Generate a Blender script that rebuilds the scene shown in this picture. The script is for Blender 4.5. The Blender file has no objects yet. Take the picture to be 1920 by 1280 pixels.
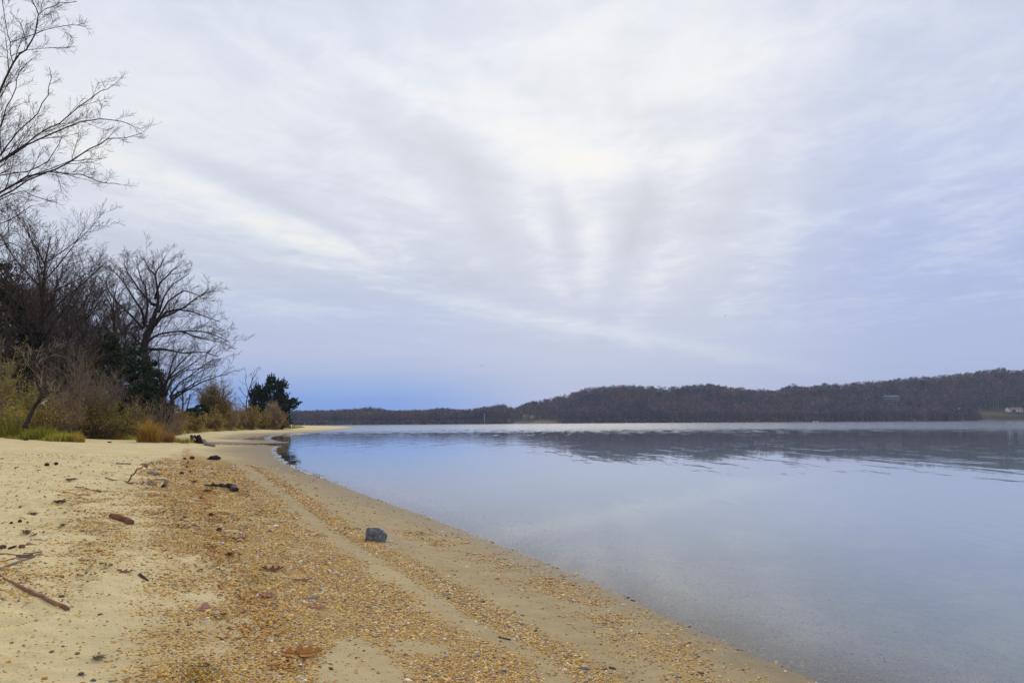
import bpy, math, random
import numpy as np
from mathutils import Matrix, Vector, Euler
R = math.radians
rng = np.random.default_rng(7)
random.seed(7)
sc = bpy.context.scene
col = sc.collection

# ------------------------------------------------------------------ camera
FPX = 1500.0                                   # focal length in pixels of the 1920 wide photograph
CAMZ = 1.45
cam = bpy.data.objects.new("camera", bpy.data.cameras.new("camera"))
col.objects.link(cam); sc.camera = cam
cam.data.sensor_width = 36.0
cam.data.lens = 36.0 * FPX / 1920.0
cam.data.clip_start = 0.05; cam.data.clip_end = 12000
CM = Matrix.Rotation(R(90 + 5.80), 3, 'X') @ Matrix.Rotation(R(-0.358), 3, 'Z')
cam.matrix_world = Matrix.Translation((0, 0, CAMZ)) @ CM.to_4x4()
CMN = np.array(CM)

# ------------------------------------------------------------------ colour and node helpers
def lin(r, g, b):
    f = lambda c: (c / 255 / 12.92) if c / 255 <= 0.04045 else ((c / 255 + 0.055) / 1.055) ** 2.4
    return (f(r), f(g), f(b), 1.0)

class E:
    """a tiny expression wrapper round Math nodes"""
    def __init__(s, nt, v): s.nt = nt; s.v = v
    def _op(s, op, *a, clamp=False):
        n = s.nt.nodes.new('ShaderNodeMath'); n.operation = op; n.use_clamp = clamp
        for i, x in enumerate((s,) + a):
            x = x.v if isinstance(x, E) else x
            if isinstance(x, (int, float)): n.inputs[i].default_value = x
            else: s.nt.links.new(x, n.inputs[i])
        return E(s.nt, n.outputs[0])
    def __add__(s, o): return s._op('ADD', o)
    def __sub__(s, o): return s._op('SUBTRACT', o)
    def __rsub__(s, o): return E(s.nt, o)._op('SUBTRACT', s)
    def __mul__(s, o): return s._op('MULTIPLY', o)
    def __truediv__(s, o): return s._op('DIVIDE', o)
    def clamp(s): return s._op('ADD', 0.0, clamp=True)
    def fn(s, op, *a): return s._op(op, *a)
    def ss(s, a, b, lo=0.0, hi=1.0):
        n = s.nt.nodes.new('ShaderNodeMapRange'); n.interpolation_type = 'SMOOTHSTEP'
        s.nt.links.new(s.v, n.inputs[0])
        for i, x in enumerate((a, b, lo, hi)): n.inputs[i + 1].default_value = x
        return E(s.nt, n.outputs[0])

class NT:
    def __init__(s, nt): s.nt = nt
    def n(s, t, **k):
        o = s.nt.nodes.new(t)
        for a, b in k.items(): setattr(o, a, b)
        return o
    def l(s, a, b): s.nt.links.new(a.v if isinstance(a, E) else a, b)
    def e(s, x): return E(s.nt, x)
    def noise(s, vec, scale, detail=3, rough=0.5, w=None, dist=0.0):
        o = s.n('ShaderNodeTexNoise'); o.inputs['Scale'].default_value = scale
        o.inputs['Detail'].default_value = detail; o.inputs['Roughness'].default_value = rough
        o.inputs['Distortion'].default_value = dist
        if vec is not None: s.l(vec, o.inputs['Vector'])
        return s.e(o.outputs['Fac'])
    def ramp(s, fac, stops, interp='LINEAR'):
        o = s.n('ShaderNodeValToRGB'); o.color_ramp.interpolation = interp
        el = o.color_ramp.elements
        while len(el) > 1: el.remove(el[0])
        el[0].position, el[0].color = stops[0][0], stops[0][1]
        for p, c in stops[1:]:
            q = el.new(p); q.color = c
        s.l(fac, o.inputs[0]); return o.outputs[0]
    def mix(s, fac, a, b, blend='MIX'):
        o = s.n('ShaderNodeMix', data_type='RGBA', blend_type=blend)
        for x, i in ((fac, 0), (a, 6), (b, 7)):
            if isinstance(x, E): s.l(x, o.inputs[i])
            elif isinstance(x, (int, float)): o.inputs[i].default_value = x
            elif isinstance(x, tuple): o.inputs[i].default_value = x
            else: s.l(x, o.inputs[i])
        return o.outputs[2]
    def comb(s, x, y, z):
        o = s.n('ShaderNodeCombineXYZ')
        for i, q in enumerate((x, y, z)):
            if isinstance(q, (int, float)): o.inputs[i].default_value = q
            else: s.l(q, o.inputs[i])
        return o.outputs[0]
    def attr(s, name, t='GEOMETRY'):
        o = s.n('ShaderNodeAttribute', attribute_name=name, attribute_type=t); return o
    def bump(s, h, strength=1.0, dist=1.0, normal=None):
        o = s.n('ShaderNodeBump'); o.inputs['Strength'].default_value = strength
        o.inputs['Distance'].default_value = dist
        s.l(h, o.inputs['Height'])
        if normal is not None: s.l(normal, o.inputs['Normal'])
        return o.outputs[0]

# ------------------------------------------------------------------ sky
SUN_AZ, SUN_EL = 6.0, 27.0                     # behind the cloud, ahead and slightly right
world = bpy.data.worlds.new("World"); sc.world = world; world.use_nodes = True
w = NT(world.node_tree); world.node_tree.nodes.clear()
tc = w.n('ShaderNodeTexCoord')
sep = w.n('ShaderNodeSeparateXYZ'); w.l(tc.outputs['Generated'], sep.inputs[0])
X, Y, Z = (w.e(sep.outputs[i]) for i in range(3))
Zc = Z.fn('MAXIMUM', 0.0)
EL = Zc.fn('ARCSINE') * (180 / math.pi)        # degrees
AZ = X.fn('ARCTAN2', Y) * (180 / math.pi)
ef = (EL / 40.0)
def stops(L): return [(min(1.0, a / 40.0), lin(*c)) for a, c in L]
rl = w.ramp(ef, stops([(0, (92, 146, 224)), (1.7, (112, 158, 226)), (2.9, (146, 175, 224)), (3.8, (168, 184, 221)), (5, (180, 191, 221)), (7.4, (185, 196, 222)),
                       (11, (199, 206, 222)), (15, (212, 217, 228)), (21, (219, 223, 232)), (28, (212, 219, 233)), (40, (212, 218, 230))]))
rm = w.ramp(ef, stops([(0, (158, 180, 222)), (2, (174, 188, 220)), (4, (184, 195, 220)), (7.4, (194, 202, 222)), (11, (206, 211, 224)),
                       (15, (214, 218, 227)), (21, (219, 222, 230)), (28, (215, 220, 230)), (40, (214, 219, 230))]))
rr = w.ramp(ef, stops([(0, (164, 182, 222)), (2, (166, 181, 219)), (4, (170, 184, 220)), (7.4, (171, 184, 222)), (11, (176, 189, 224)),
                       (15, (188, 199, 227)), (21, (199, 207, 228)), (28, (203, 211, 228)), (40, (208, 214, 228))]))
base = w.mix(AZ.ss(-9, 5), rl, rm)
base = w.mix(AZ.ss(12, 27), base, rr)
# cloud sheet: the view direction projected on a flat layer, drawn out into streaks
pz = Zc.fn('MAXIMUM', 0.06)
PX, PY = X / pz, Y / pz
def streak(az, across, along, detail, rough, ox=0.0):
    c, s_ = math.cos(R(az)), math.sin(R(az))
    u = PX * s_ + PY * c                        # along the streak
    v = PX * c - PY * s_
    return w.noise(w.comb(v * across + ox, u * along, 3.1 + ox), 1.0, detail, rough, dist=0.35)
s1 = streak(34, 1.5, 0.34, 4, 0.5)
s2 = streak(12, 1.9, 0.30, 3, 0.5, 7.3)
s3 = w.noise(w.comb(PX * 0.9 + 11.0, PY * 0.7, 0.4), 1.0, 4, 0.55, dist=0.6)
s4 = w.noise(w.comb(PX * 6.0, PY * 4.2, 1.4), 1.0, 6, 0.62, dist=0.5)
lowfade = EL.ss(3.0, 12.0)
m12 = AZ.ss(-6, 6)
st = s1 * (1.0 - m12) + s2 * m12
cl = (st - 0.5) * 0.30 * (1.0 - AZ.ss(14, 30) * 0.85) + (s3 - 0.5) * 0.24 + (s4 - 0.5) * 0.19
cl = cl * lowfade
patches = [  # px, py, half length px, half width px, angle (down to the right), amplitude
    (495, 408, 175, 23, 20, 0.19), (600, 452, 70, 16, 14, 0.08), (480, 352, 170, 20, 22, -0.12), (260, 335, 150, 24, 22, 0.09),
    (600, 505, 200, 26, 8, -0.03), (690, 290, 170, 22, 35, 0.05),
    (1105, 298, 80, 30, 5, 0.14), (960, 225, 110, 34, 18, 0.09), (1280, 290, 90, 26, -5, 0.07), (1180, 200, 120, 16, 12, -.03), (700, 130, 120, 20, 20, .07), (890, 140, 90, 18, 30, .05), (150, 250, 90, 18, 20, .05), (980, 60, 150, 18, -10, .04), (905, 395, 120, 30, 60, -0.10), (1010, 420, 110, 16, 72, 0.05),
    (1060, 400, 100, 17, 80, -0.09), (1120, 440, 90, 15, 98, 0.05), (1185, 440, 110, 17, 108, -0.08), (1270, 420, 130, 20, 112, 0.06), (1370, 410, 120, 26, 116, -0.05),
    (740, 470, 80, 22, 30, 0.06), (760, 150, 300, 50, 16, 0.05), (1360, 100, 170, 50, -6, 0.06), (1240, 190, 120, 24, 10, -0.03), (560, 120, 160, 40, 12, 0.03),
    (1150, 628, 260, 10, 12, 0.05), (960, 590, 230, 11, 10, 0.035), (1060, 660, 260, 8, 8, -0.02), (800, 570, 160, 30, 0, -0.015), (860, 560, 200, 16, 4, -0.02),
    (1500, 300, 120, 160, 0, 0.02)]
pl = None
for (px, py, L, W_, ang, amp) in patches:
    az0 = math.degrees(math.atan((px - 960) / FPX)); el0 = math.degrees(math.atan((796 - py) / math.hypot(FPX, px - 960)))
    k = 180 / math.pi / FPX
    L_, Wd = L * k * 1.25, W_ * k * 1.25
    ca, sa = math.cos(R(-ang)), math.sin(R(-ang))
    a = (AZ - az0) * ca + (EL - el0) * sa
    b = (EL - el0) * ca - (AZ - az0) * sa
    b = b + (st - 0.5) * 2.2 * min(1.0, Wd)
    g = ((a * a) * (-1 / (L_ * L_)) + (b * b) * (-1 / (Wd * Wd))).fn('EXPONENT') * (amp * 0.78)
    pl = g if pl is None else pl + g
cl = (cl * .95 + pl * (s4 * 1.3 + 0.40)) * .95
lum = cl * 1.15 + 1.0
skc = w.n('ShaderNodeVectorMath', operation='SCALE'); w.l(base, skc.inputs[0]); w.l(lum, skc.inputs['Scale'])
warm = (cl * 4.2).fn('MINIMUM', 0.85).clamp()
c2 = w.mix(warm, skc.outputs[0], (0.86, 0.85, 0.79, 1))
SKYS = 0.10
nish = w.n('ShaderNodeTexSky', sky_type='NISHITA'); nish.sun_disc = False
nish.sun_elevation = R(SUN_EL); nish.sun_rotation = R(SUN_AZ)
hi = w.n('ShaderNodeVectorMath', operation='SCALE'); w.l(c2, hi.inputs[0]); hi.inputs['Scale'].default_value = 1.0 / SKYS
fin = w.mix(0.96, nish.outputs[0], hi.outputs[0])
bg = w.n('ShaderNodeBackground'); w.l(fin, bg.inputs[0]); bg.inputs[1].default_value = SKYS
wo = w.n('ShaderNodeOutputWorld'); w.l(bg.outputs[0], wo.inputs[0])
sc.cycles.volume_bounces = 0
world.cycles.sampling_method = 'MANUAL'; world.cycles.sample_map_resolution = 512

sun = bpy.data.objects.new("sun", bpy.data.lights.new("sun", 'SUN')); col.objects.link(sun)
sun.data.energy = 1.5; sun.data.angle = R(13); sun.data.color = (1.0, 0.93, 0.80)
sd = Vector((math.sin(R(SUN_AZ)) * math.cos(R(SUN_EL)), math.cos(R(SUN_AZ)) * math.cos(R(SUN_EL)), math.sin(R(SUN_EL))))
sun.rotation_euler = sd.to_track_quat('Z', 'Y').to_euler(); sun.location = (0, 0, 90)
sc.view_settings.view_transform = 'Standard'; sc.view_settings.look = 'None'
sc.view_settings.exposure = 0.10; sc.view_settings.gamma = 1.0
sc.view_settings.use_curve_mapping = False
sc.cycles.max_bounces = 7; sc.cycles.transparent_max_bounces = 10
sc.cycles.diffuse_bounces = 3; sc.cycles.glossy_bounces = 3; sc.cycles.transmission_bounces = 2

# ------------------------------------------------------------------ mesh helpers
def mesh(name, V, F, smooth=False, attrs=None):
    V = np.asarray(V, dtype=np.float32).reshape(-1, 3); F = np.asarray(F, dtype=np.int32)
    k = F.shape[1]; nf = len(F)
    m = bpy.data.meshes.new(name)
    m.vertices.add(len(V)); m.vertices.foreach_set("co", V.ravel())
    m.loops.add(nf * k); m.loops.foreach_set("vertex_index", F.ravel())
    m.polygons.add(nf); m.polygons.foreach_set("loop_start", np.arange(0, nf * k, k, dtype=np.int32))
    if smooth: m.polygons.foreach_set("use_smooth", np.ones(nf, dtype=bool))
    for an, (ty, dom, data) in (attrs or {}).items():
        a = m.attributes.new(an, ty, dom)
        key = {'FLOAT': 'value', 'FLOAT_VECTOR': 'vector', 'FLOAT_COLOR': 'color'}[ty]
        a.data.foreach_set(key, np.asarray(data, dtype=np.float32).ravel())
    m.update(calc_edges=True)
    return m
def obj(name, me, mat=None, parent=None, loc=None):
    o = bpy.data.objects.new(name, me); col.objects.link(o)
    if mat is not None and me is not None and len(me.materials) == 0: me.materials.append(mat)
    if parent is not None: o.parent = parent
    if loc is not None: o.location = loc
    return o
def tag(o, label=None, cat=None, group=None, kind=None):
    if label: o['label'] = label
    if cat: o['category'] = cat
    if group: o['group'] = group
    if kind: o['kind'] = kind
    return o
def tree_copy(src, loc, rz=0.0, scale=1.0, label=None, group=None):
    r = src.copy(); col.objects.link(r); r.location = loc; r.rotation_euler = (0, 0, rz)
    r.scale = (scale, scale, scale) if isinstance(scale, (int, float)) else scale
    for ch in src.children:
        c = ch.copy(); col.objects.link(c); c.parent = r
    if label: r['label'] = label
    if group: r['group'] = group
    return r

def tube(pts, rad, sides=8, jitter=0.0, cap=True):
    """one connected tapering tube as (V, F) quads"""
    P = np.asarray(pts, dtype=float); n = len(P)
    T = np.gradient(P, axis=0); T /= np.linalg.norm(T, axis=1)[:, None] + 1e-9
    up = np.array([0.13, 0.31, 0.94]) if abs(T[0][2]) < 0.9 else np.array([0.9, 0.3, 0.1])
    V = []
    u = np.cross(T[0], up); u /= np.linalg.norm(u)
    ang = np.arange(sides) * 2 * math.pi / sides
    for i in range(n):
        u = u - T[i] * u.dot(T[i]); u /= np.linalg.norm(u); v = np.cross(T[i], u)
        rr_ = rad[i] * (1 + jitter * rng.normal(size=sides))
        V.append(P[i] + np.outer(np.cos(ang) * rr_, u) + np.outer(np.sin(ang) * rr_, v))
    V = np.concatenate(V)
    F = []
    for i in range(n - 1):
        for j in range(sides):
            a = i * sides + j; b = i * sides + (j + 1) % sides
            F.append((a, b, b + sides, a + sides))
    if cap:
        for s0, pc in ((0, P[0]), ((n - 1) * sides, P[-1])):
            c = len(V); V = np.vstack([V, pc[None] ])
            for j in range(0, sides, 2):
                a, b, d = s0 + j, s0 + (j + 1) % sides, s0 + (j + 2) % sides
                F.append((c, a, b, d) if s0 else (c, d, b, a))
    return V, np.array(F, dtype=np.int32)
def join(parts):
    Vs, Fs, o = [], [], 0
    for V, F in parts:
        Vs.append(V); Fs.append(np.asarray(F) + o); o += len(V)
    return np.concatenate(Vs), np.concatenate(Fs)
def prisms(S):
    """S: (n,8) rows p0 p1 r0 r1 -> thin three sided prisms (quads)"""
    S = np.asarray(S, dtype=float); n = len(S)
    p0, p1, r0, r1 = S[:, 0:3], S[:, 3:6], S[:, 6], S[:, 7]
    t = p1 - p0; t /= np.linalg.norm(t, axis=1)[:, None] + 1e-9
    a = np.where(np.abs(t[:, 2:3]) < 0.9, np.array([[0, 0, 1.0]]), np.array([[1.0, 0, 0]]))
    u = np.cross(t, a); u /= np.linalg.norm(u, axis=1)[:, None]; v = np.cross(t, u)
    V = np.zeros((n, 6, 3))
    for j in range(3):
        c, s_ = math.cos(j * 2.0944), math.sin(j * 2.0944)
        d = u * c + v * s_
        V[:, j] = p0 + d * r0[:, None]; V[:, 3 + j] = p1 + d * r1[:, None]
    base_ = (np.arange(n) * 6)[:, None, None]
    q = np.array([[0, 1, 4, 3], [1, 2, 5, 4], [2, 0, 3, 5]])[None]
    return V.reshape(-1, 3), (base_ + q).reshape(-1, 4)

# numpy value noise
def vnoise(x, y, seed=0):
    xi, yi = np.floor(x).astype(np.int64), np.floor(y).astype(np.int64)
    fx, fy = x - xi, y - yi
    fx = fx * fx * (3 - 2 * fx); fy = fy * fy * (3 - 2 * fy)
    def h(a, b):
        n = (a * 374761393 + b * 668265263 + seed * 1442695041) & 0xffffffff
        n = ((n ^ (n >> 13)) * 1274126177) & 0xffffffff
        return ((n ^ (n >> 16)) & 0xffff) / 65535.0
    return (h(xi, yi) * (1 - fx) + h(xi + 1, yi) * fx) * (1 - fy) + (h(xi, yi + 1) * (1 - fx) + h(xi + 1, yi + 1) * fx) * fy
def fbm(x, y, s, oct=3, seed=0):
    a, t, n = 1.0, 0.0, 0.0
    for i in range(oct):
        t = t + a * (vnoise(x * s, y * s, seed + i) - 0.5); n += a; a *= 0.5; s *= 2.03
    return t / n * 2
def sst(x, a, b):
    t = np.clip((x - a) / (b - a), 0, 1); return t * t * (3 - 2 * t)

# ------------------------------------------------------------------ the lie of the land
def ray(px, py):
    d = CMN @ np.array([(px - 960) / FPX, (640 - py) / FPX, -1.0]); return d / np.linalg.norm(d)
def proj(x, y, z):
    q = CMN.T @ np.array([x, y, z - CAMZ]); return 960 + FPX * q[0] / -q[2], 640 - FPX * q[1] / -q[2]
def flat(px, py, z=0.0):
    d = ray(px, py); t = (z - CAMZ) / d[2]; return (d[0] * t, d[1] * t)
def at_dist(px, dist):                           # ground point on a bearing at a distance ahead
    return ((px - 960) / FPX * dist, dist)

shore_px = [(1900, 1480), (1700, 1362), (1545, 1284), (1500, 1262), (1400, 1222), (1300, 1180), (1200, 1133), (1100, 1086), (1000, 1047), (900, 1008), (800, 968),
            (700, 934), (620, 903), (585, 890), (560, 880), (540, 872), (528, 864), (520, 856), (513, 850), (511.5, 845), (513, 841), (518, 838), (528, 836),
            (500, 834.6), (470, 834), (440, 833.6), (400, 831.6), (440, 831.6), (500, 831), (525, 830.4), (534, 829.3), (520, 828), (508, 825.5), (500, 822.8), (502, 819.5),
            (512, 816.5), (530, 813.8), (560, 811.3), (600, 808.3), (630, 806), (648, 804.2)]
SHORE = [(9, -14), (5.2, -6), (3.6, -2), (2.75, 1.2)] + [flat(*p) for p in shore_px[1:]]
SHORE += [(-55, 290), (-70, 300), (-110, 298), (-180, 310), (-300, 360), (-600, 600), (-1400, 900)]
SH = np.array(SHORE)
LANDPOLY = np.array(SHORE + [(-3000, 900), (-3000, -3000), (400, -3000), (60, -120), (16, -30)])
VEG = [(-26, -60), (-30, -10), (-30, 18)] + [at_dist(*q) for q in [(-300, 40), (-100, 44), (0, 47), (90, 43), (140, 43), (152, 46), (160, 53), (205, 55), (232, 53), (262, 50),
        (300, 49), (318, 56), (326, 74), (365, 86), (450, 118), (500, 140), (550, 162), (568, 186)]] + [(-62, 232), (-90, 262), (-180, 280), (-300, 330), (-1400, 830), (-3000, 830), (-3000, -3000), (-26, -3000)]
VG = np.array(VEG)
def segdist(x, y, P, closed=False):
    d = np.full(x.shape, 1e18)
    n = len(P) - (0 if closed else 1)
    for i in range(n):
        a, b = P[i], P[(i + 1) % len(P)]
        ab = b - a; L = ab.dot(ab) + 1e-12
        t = np.clip(((x - a[0]) * ab[0] + (y - a[1]) * ab[1]) / L, 0, 1)
        d = np.minimum(d, (x - a[0] - t * ab[0]) ** 2 + (y - a[1] - t * ab[1]) ** 2)
    return np.sqrt(d)
def inside(x, y, P):
    c = np.zeros(x.shape, bool)
    for i in range(len(P)):
        (x1, y1), (x2, y2) = P[i], P[(i + 1) % len(P)]
        if y1 == y2: continue
        c ^= ((y1 > y) != (y2 > y)) & (x < (x2 - x1) * (y - y1) / (y2 - y1) + x1)
    return c
SCARP = np.array([flat(420, 823.5, .12), flat(440, 820.5, .12), flat(470, 816.5, .12), flat(500, 814, .1), flat(530, 811.8, .1), flat(568, 809.8, .1)])
POOL = np.array([flat(*q) for q in [(452, 821.5), (478, 817.6), (503, 815.2), (540, 812.6), (512, 815.6), (497, 818.6), (491, 821.5), (486, 824.5), (466, 824)]])
PROF_D = [-400, -60, -25, -8, -3, -1, 0, .3, 1, 2, 4, 7, 12, 20, 35, 60, 150, 1000]
PROF_Z = [-2.4, -2.2, -1.6, -.75, -.32, -.12, 0, .024, .085, .19, .39, .62, .82, 1.0, 1.14, 1.3, 1.6, 3.0]
def fields(x, y):
    x = np.asarray(x, float); y = np.asarray(y, float)
    ds = segdist(x, y, SH); d = np.where(inside(x, y, LANDPOLY), ds, -ds)
    dv = segdist(x, y, VG, True); v = np.where(inside(x, y, VG), dv, -dv)
    return d, v
def height(x, y, dv=None, fine=True):
    x = np.asarray(x, float); y = np.asarray(y, float)
    d, v = dv if dv is not None else fields(x, y)
    wob = fbm(x, y, .35, 2, 5) * .25 * sst(np.abs(d), 0, 2)
    z = np.interp(d + wob, PROF_D, PROF_Z)
    z = z * (1 - .25 * sst(y, 12, 30) * (1 - sst(y, 70, 110)) * sst(d, .5, 3) * (1 - sst(d, 8, 16)))
    z = np.where(d > 0, z * (1 - .62 * sst(y, 38, 48) * (1 - sst(y, 74, 90)) * (1 - sst(d, 3, 7))), z)
    pm_ = segdist(x, y, POOL, True); pm_ = sst(np.where(inside(x, y, POOL), pm_, -pm_), -1.2, .5); z = z * (1 - pm_) - .05 * pm_
    sd_ = segdist(x, y, SCARP)
    land = sst(d, 0.0, 1.0)
    z = z + land * fbm(x, y, .18, 3, 11) * .05 * sst(d, 1, 8)
    z = z + sst(v, -.3, 3.5) * (.28 + .18 * fbm(x, y, .3, 3, 21)) + sst(v, 3, 25) * .5
    if fine:
        near = 1 - sst(np.hypot(x, y), 25, 60)
        dry = sst(d, 2.6, 5.0) * near * (1 - sst(v, -1, 0))
        n1 = fbm(x, y, 1.5, 2, 31); n2 = 1 - np.abs(fbm(x + .3 * n1, y, 3.4, 2, 37)) * 2
        z = z + dry * (n1 * .03 + (n2 - .5) * .024)
        z = z + sst(d, .15, 1.2) * near * fbm(x, y, 6.0, 2, 41) * .004
        if len(DENTS):
            for (dx, dy, dr, dz, el, an) in DENTS:
                m = (np.abs(x - dx) < dr * 3.2) & (np.abs(y - dy) < dr * 3.2)
                if not m.any(): continue
                xa, ya = x[m] - dx, y[m] - dy
                u = (xa * math.cos(an) + ya * math.sin(an)) / el; q = -xa * math.sin(an) + ya * math.cos(an)
                rr2 = (u * u + q * q) / dr ** 2
                z[m] += dz * (-np.exp(-rr2 * 2.2) + .55 * np.exp(-(np.sqrt(rr2) - 1.25) ** 2 * 7))
    return z
DENTS = []
dr_ = np.random.default_rng(3)
for _ in range(260):
    yy = dr_.uniform(3.0, 26); xx = -yy * dr_.uniform(.30, .72)
    DENTS.append((xx, yy, dr_.uniform(.05, .11), dr_.uniform(.03, .07), dr_.uniform(1.2, 1.9), dr_.uniform(0, 3.1)))
KEEP = [(209, 969), (246, 983), (0, 1079), (60, 1113), (127, 1144), (384, 911), (441, 921), (240, 905), (288, 889), (290, 905), (310, 908), (272, 871), (228, 869), (222, 902), (203, 886), (165, 918), (164, 926), (66, 1012), (30, 1042), (70, 1040), (14, 1061),
        (23, 1028), (270, 1084), (236, 1073), (213, 993), (384, 1143), (49, 1002), (62, 965)]
KEEP = [flat(a, b, .5) for a, b in KEEP]
DENTS = [q for q in DENTS if all(math.hypot(q[0] - a, q[1] - b) > .30 + .02 * b for a, b in KEEP)]
def hz(x, y):
    return float(height(np.array([x]), np.array([y]))[0])
def at(px, py):
    """world point where the sight line through a pixel of the photograph meets the beach"""
    d = ray(px, py)
    t = np.concatenate([np.arange(1.5, 30, .02), np.arange(30, 420, .25)])
    xs, ys, zs = d[0] * t, d[1] * t, CAMZ + d[2] * t
    h = height(xs, ys); k = np.argmax(zs < h)
    return Vector((xs[k], ys[k], h[k])), t[k]
# far shore hills -------------------------------------------------
SKYL = [(-900, 770), (400, 771), (550, 772), (600, 771), (650, 770), (695, 764.5), (740, 772), (790, 770), (825, 765), (860, 769), (885, 768), (904, 763), (942, 758.5), (962, 767), (988, 756), (1020, 750),
        (1060, 741), (1100, 728), (1165, 722), (1215, 725), (1247, 727), (1300, 723), (1327, 720), (1360, 726), (1435, 731), (1455, 732), (1468, 726), (1485, 720), (1515, 725), (1545, 719),
        (1580, 721), (1615, 717), (1665, 714), (1700, 711), (1740, 706), (1790, 702), (1830, 697), (1877, 690), (1897, 697), (1925, 694), (2100, 686), (2500, 690), (3400, 705)]
skx = np.array([p[0] for p in SKYL], float); sky_ = np.array([p[1] for p in SKYL], float)
def yhor(px): return 793.4 - (px - 960) * 0.00625
def far_r0(px): return 1130 + 18 * np.sin(px * .0065) + 10 * np.sin(px * .037)      # distance ahead (y) of the far waterline
def far_h(px, yy):
    r0 = far_r0(px)
    top = CAMZ + (yhor(px) - np.interp(px, skx, sky_)) / FPX * (r0 + 250)
    ridge = np.maximum(top - 20.0, 1.6)
    t = (yy - r0) / 250.0
    return np.where(t < 0, t * 12, .15 + np.minimum(t * 40, 1.2) + ridge * sst(t, .0, 1.0) + 2.0 * fbm(px, yy, .02, 2, 8) * sst(t, .05, .5))
def far_xyz(px, yy):
    return (px - 960) / FPX * yy, yy, far_h(px, yy)

# ------------------------------------------------------------------ where the gravel lies
def P2(pts): return np.array([[at(*p)[0].x, at(*p)[0].y] for p in pts])
BAND = P2([(470, 872), (510, 893), (560, 930), (610, 968), (660, 1002), (715, 1035), (780, 1070), (860, 1115), (920, 1150), (985, 1185), (1050, 1225), (1110, 1262), (1190, 1315)])
SPARSE = P2([(790, 1000), (860, 1025), (950, 1062), (1050, 1102), (1130, 1142), (1200, 1190), (1290, 1240), (1370, 1290)])
ZA = P2([(345, 848), (420, 862), (470, 900), (530, 960), (590, 1012), (650, 1050), (720, 1088), (800, 1140), (870, 1190), (960, 1250), (1030, 1330), (560, 1330), (520, 1240), (470, 1160), (425, 1080), (395, 1000), (370, 930)])
ZCLEAR = P2([(600, 1205), (650, 1200), (720, 1235), (770, 1270), (790, 1330), (590, 1330), (570, 1250)])
ZB = P2([(330, 850), (350, 920), (372, 980), (402, 1040), (432, 1100), (490, 1190), (530, 1330), (235, 1330), (270, 1220), (300, 1140), (310, 1060), (285, 1000), (240, 930), (265, 870)])
ZC = P2([(120, 920), (230, 915), (250, 1000), (230, 1060), (160, 1080), (110, 1010)])
ZD = P2([(-60, 1050), (90, 1040), (150, 1090), (120, 1150), (-60, 1180)])
WRACK = P2([(352, 840), (345, 870), (372, 925), (392, 985), (418, 1045), (440, 1110), (470, 1165), (500, 1200), (528, 1240), (548, 1310)])
def spoly(x, y, P, w):
    s = segdist(x, y, P, True); s = np.where(inside(x, y, P), s, -s)
    return sst(s, -w, w)
def gravel(x, y):
    nx = fbm(x, y, 1.1, 3, 51) * .28; ny = fbm(x, y, 1.1, 3, 57) * .28
    X_, Y_ = x + nx * .8, y + ny
    pat = np.clip(.62 + fbm(x, y, 1.9, 3, 61) * 1.1, 0, 1.1)
    pat2 = np.clip(.45 + fbm(x, y, 3.2, 3, 67) * 1.5, 0, 1.1)
    g = .9 * spoly(X_, Y_, ZA, .22) * pat * (1 - .95 * spoly(X_, Y_, ZCLEAR, .07))
    g = np.maximum(g, .85 * spoly(X_, Y_, ZB, .3) * pat * sst(x / np.maximum(y, .1), -.56, -.36))
    db = segdist(x + nx * .3, y + ny * .3, BAND)
    g = np.maximum(g, 1.05 * np.exp(-(db / .13) ** 2) * (.55 + .5 * pat2))
    g = np.maximum(g, .34 * np.exp(-(segdist(x, y, SPARSE) / .34) ** 2) * pat2)
    g = np.maximum(g, .34 * spoly(X_, Y_, ZC, .4) * pat2)
    g = np.maximum(g, .30 * spoly(X_, Y_, ZD, .25) * pat2)
    g = np.maximum(g, .6 * np.exp(-(segdist(x, y, WRACK) / .12) ** 2) * pat2)
    return np.maximum(g, .018)

# ------------------------------------------------------------------ materials
def material(name):
    m = bpy.data.materials.new(name); m.use_nodes = True; m.node_tree.nodes.clear(); return m, NT(m.node_tree)
def out_pr(t, color, rough=.8, normal=None, spec=.3, **k):
    p = t.n('ShaderNodeBsdfPrincipled')
    if isinstance(color, tuple): p.inputs['Base Color'].default_value = color
    else: t.l(color, p.inputs['Base Color'])
    if isinstance(rough, (int, float)): p.inputs['Roughness'].default_value = rough
    else: t.l(rough, p.inputs['Roughness'])
    if isinstance(spec, (int, float)): p.inputs['Specular IOR Level'].default_value = spec
    else: t.l(spec, p.inputs['Specular IOR Level'])
    if normal is not None: t.l(normal, p.inputs['Normal'])
    o = t.n('ShaderNodeOutputMaterial'); t.l(p.outputs[0], o.inputs[0]); return p
def simple(name, c1, c2, scale=6.0, rough=.85, bump=.0, bscale=None, stretch=None, spec=.25):
    m, t = material(name)
    g = t.n('ShaderNodeTexCoord'); v = g.outputs['Object']
    if stretch:
        mp = t.n('ShaderNodeMapping'); t.l(v, mp.inputs[0]); mp.inputs['Scale'].default_value = stretch; v = mp.outputs[0]
    n = t.noise(v, scale, 5, .65)
    c = t.ramp(n, [(.3, c1 if len(c1) == 4 else c1 + (1,)), (.7, c2 if len(c2) == 4 else c2 + (1,))])
    nm = t.bump(t.noise(v, bscale or scale * 3, 5, .7), 1.0, bump) if bump else None
    out_pr(t, c, rough, nm, spec); return m

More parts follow.
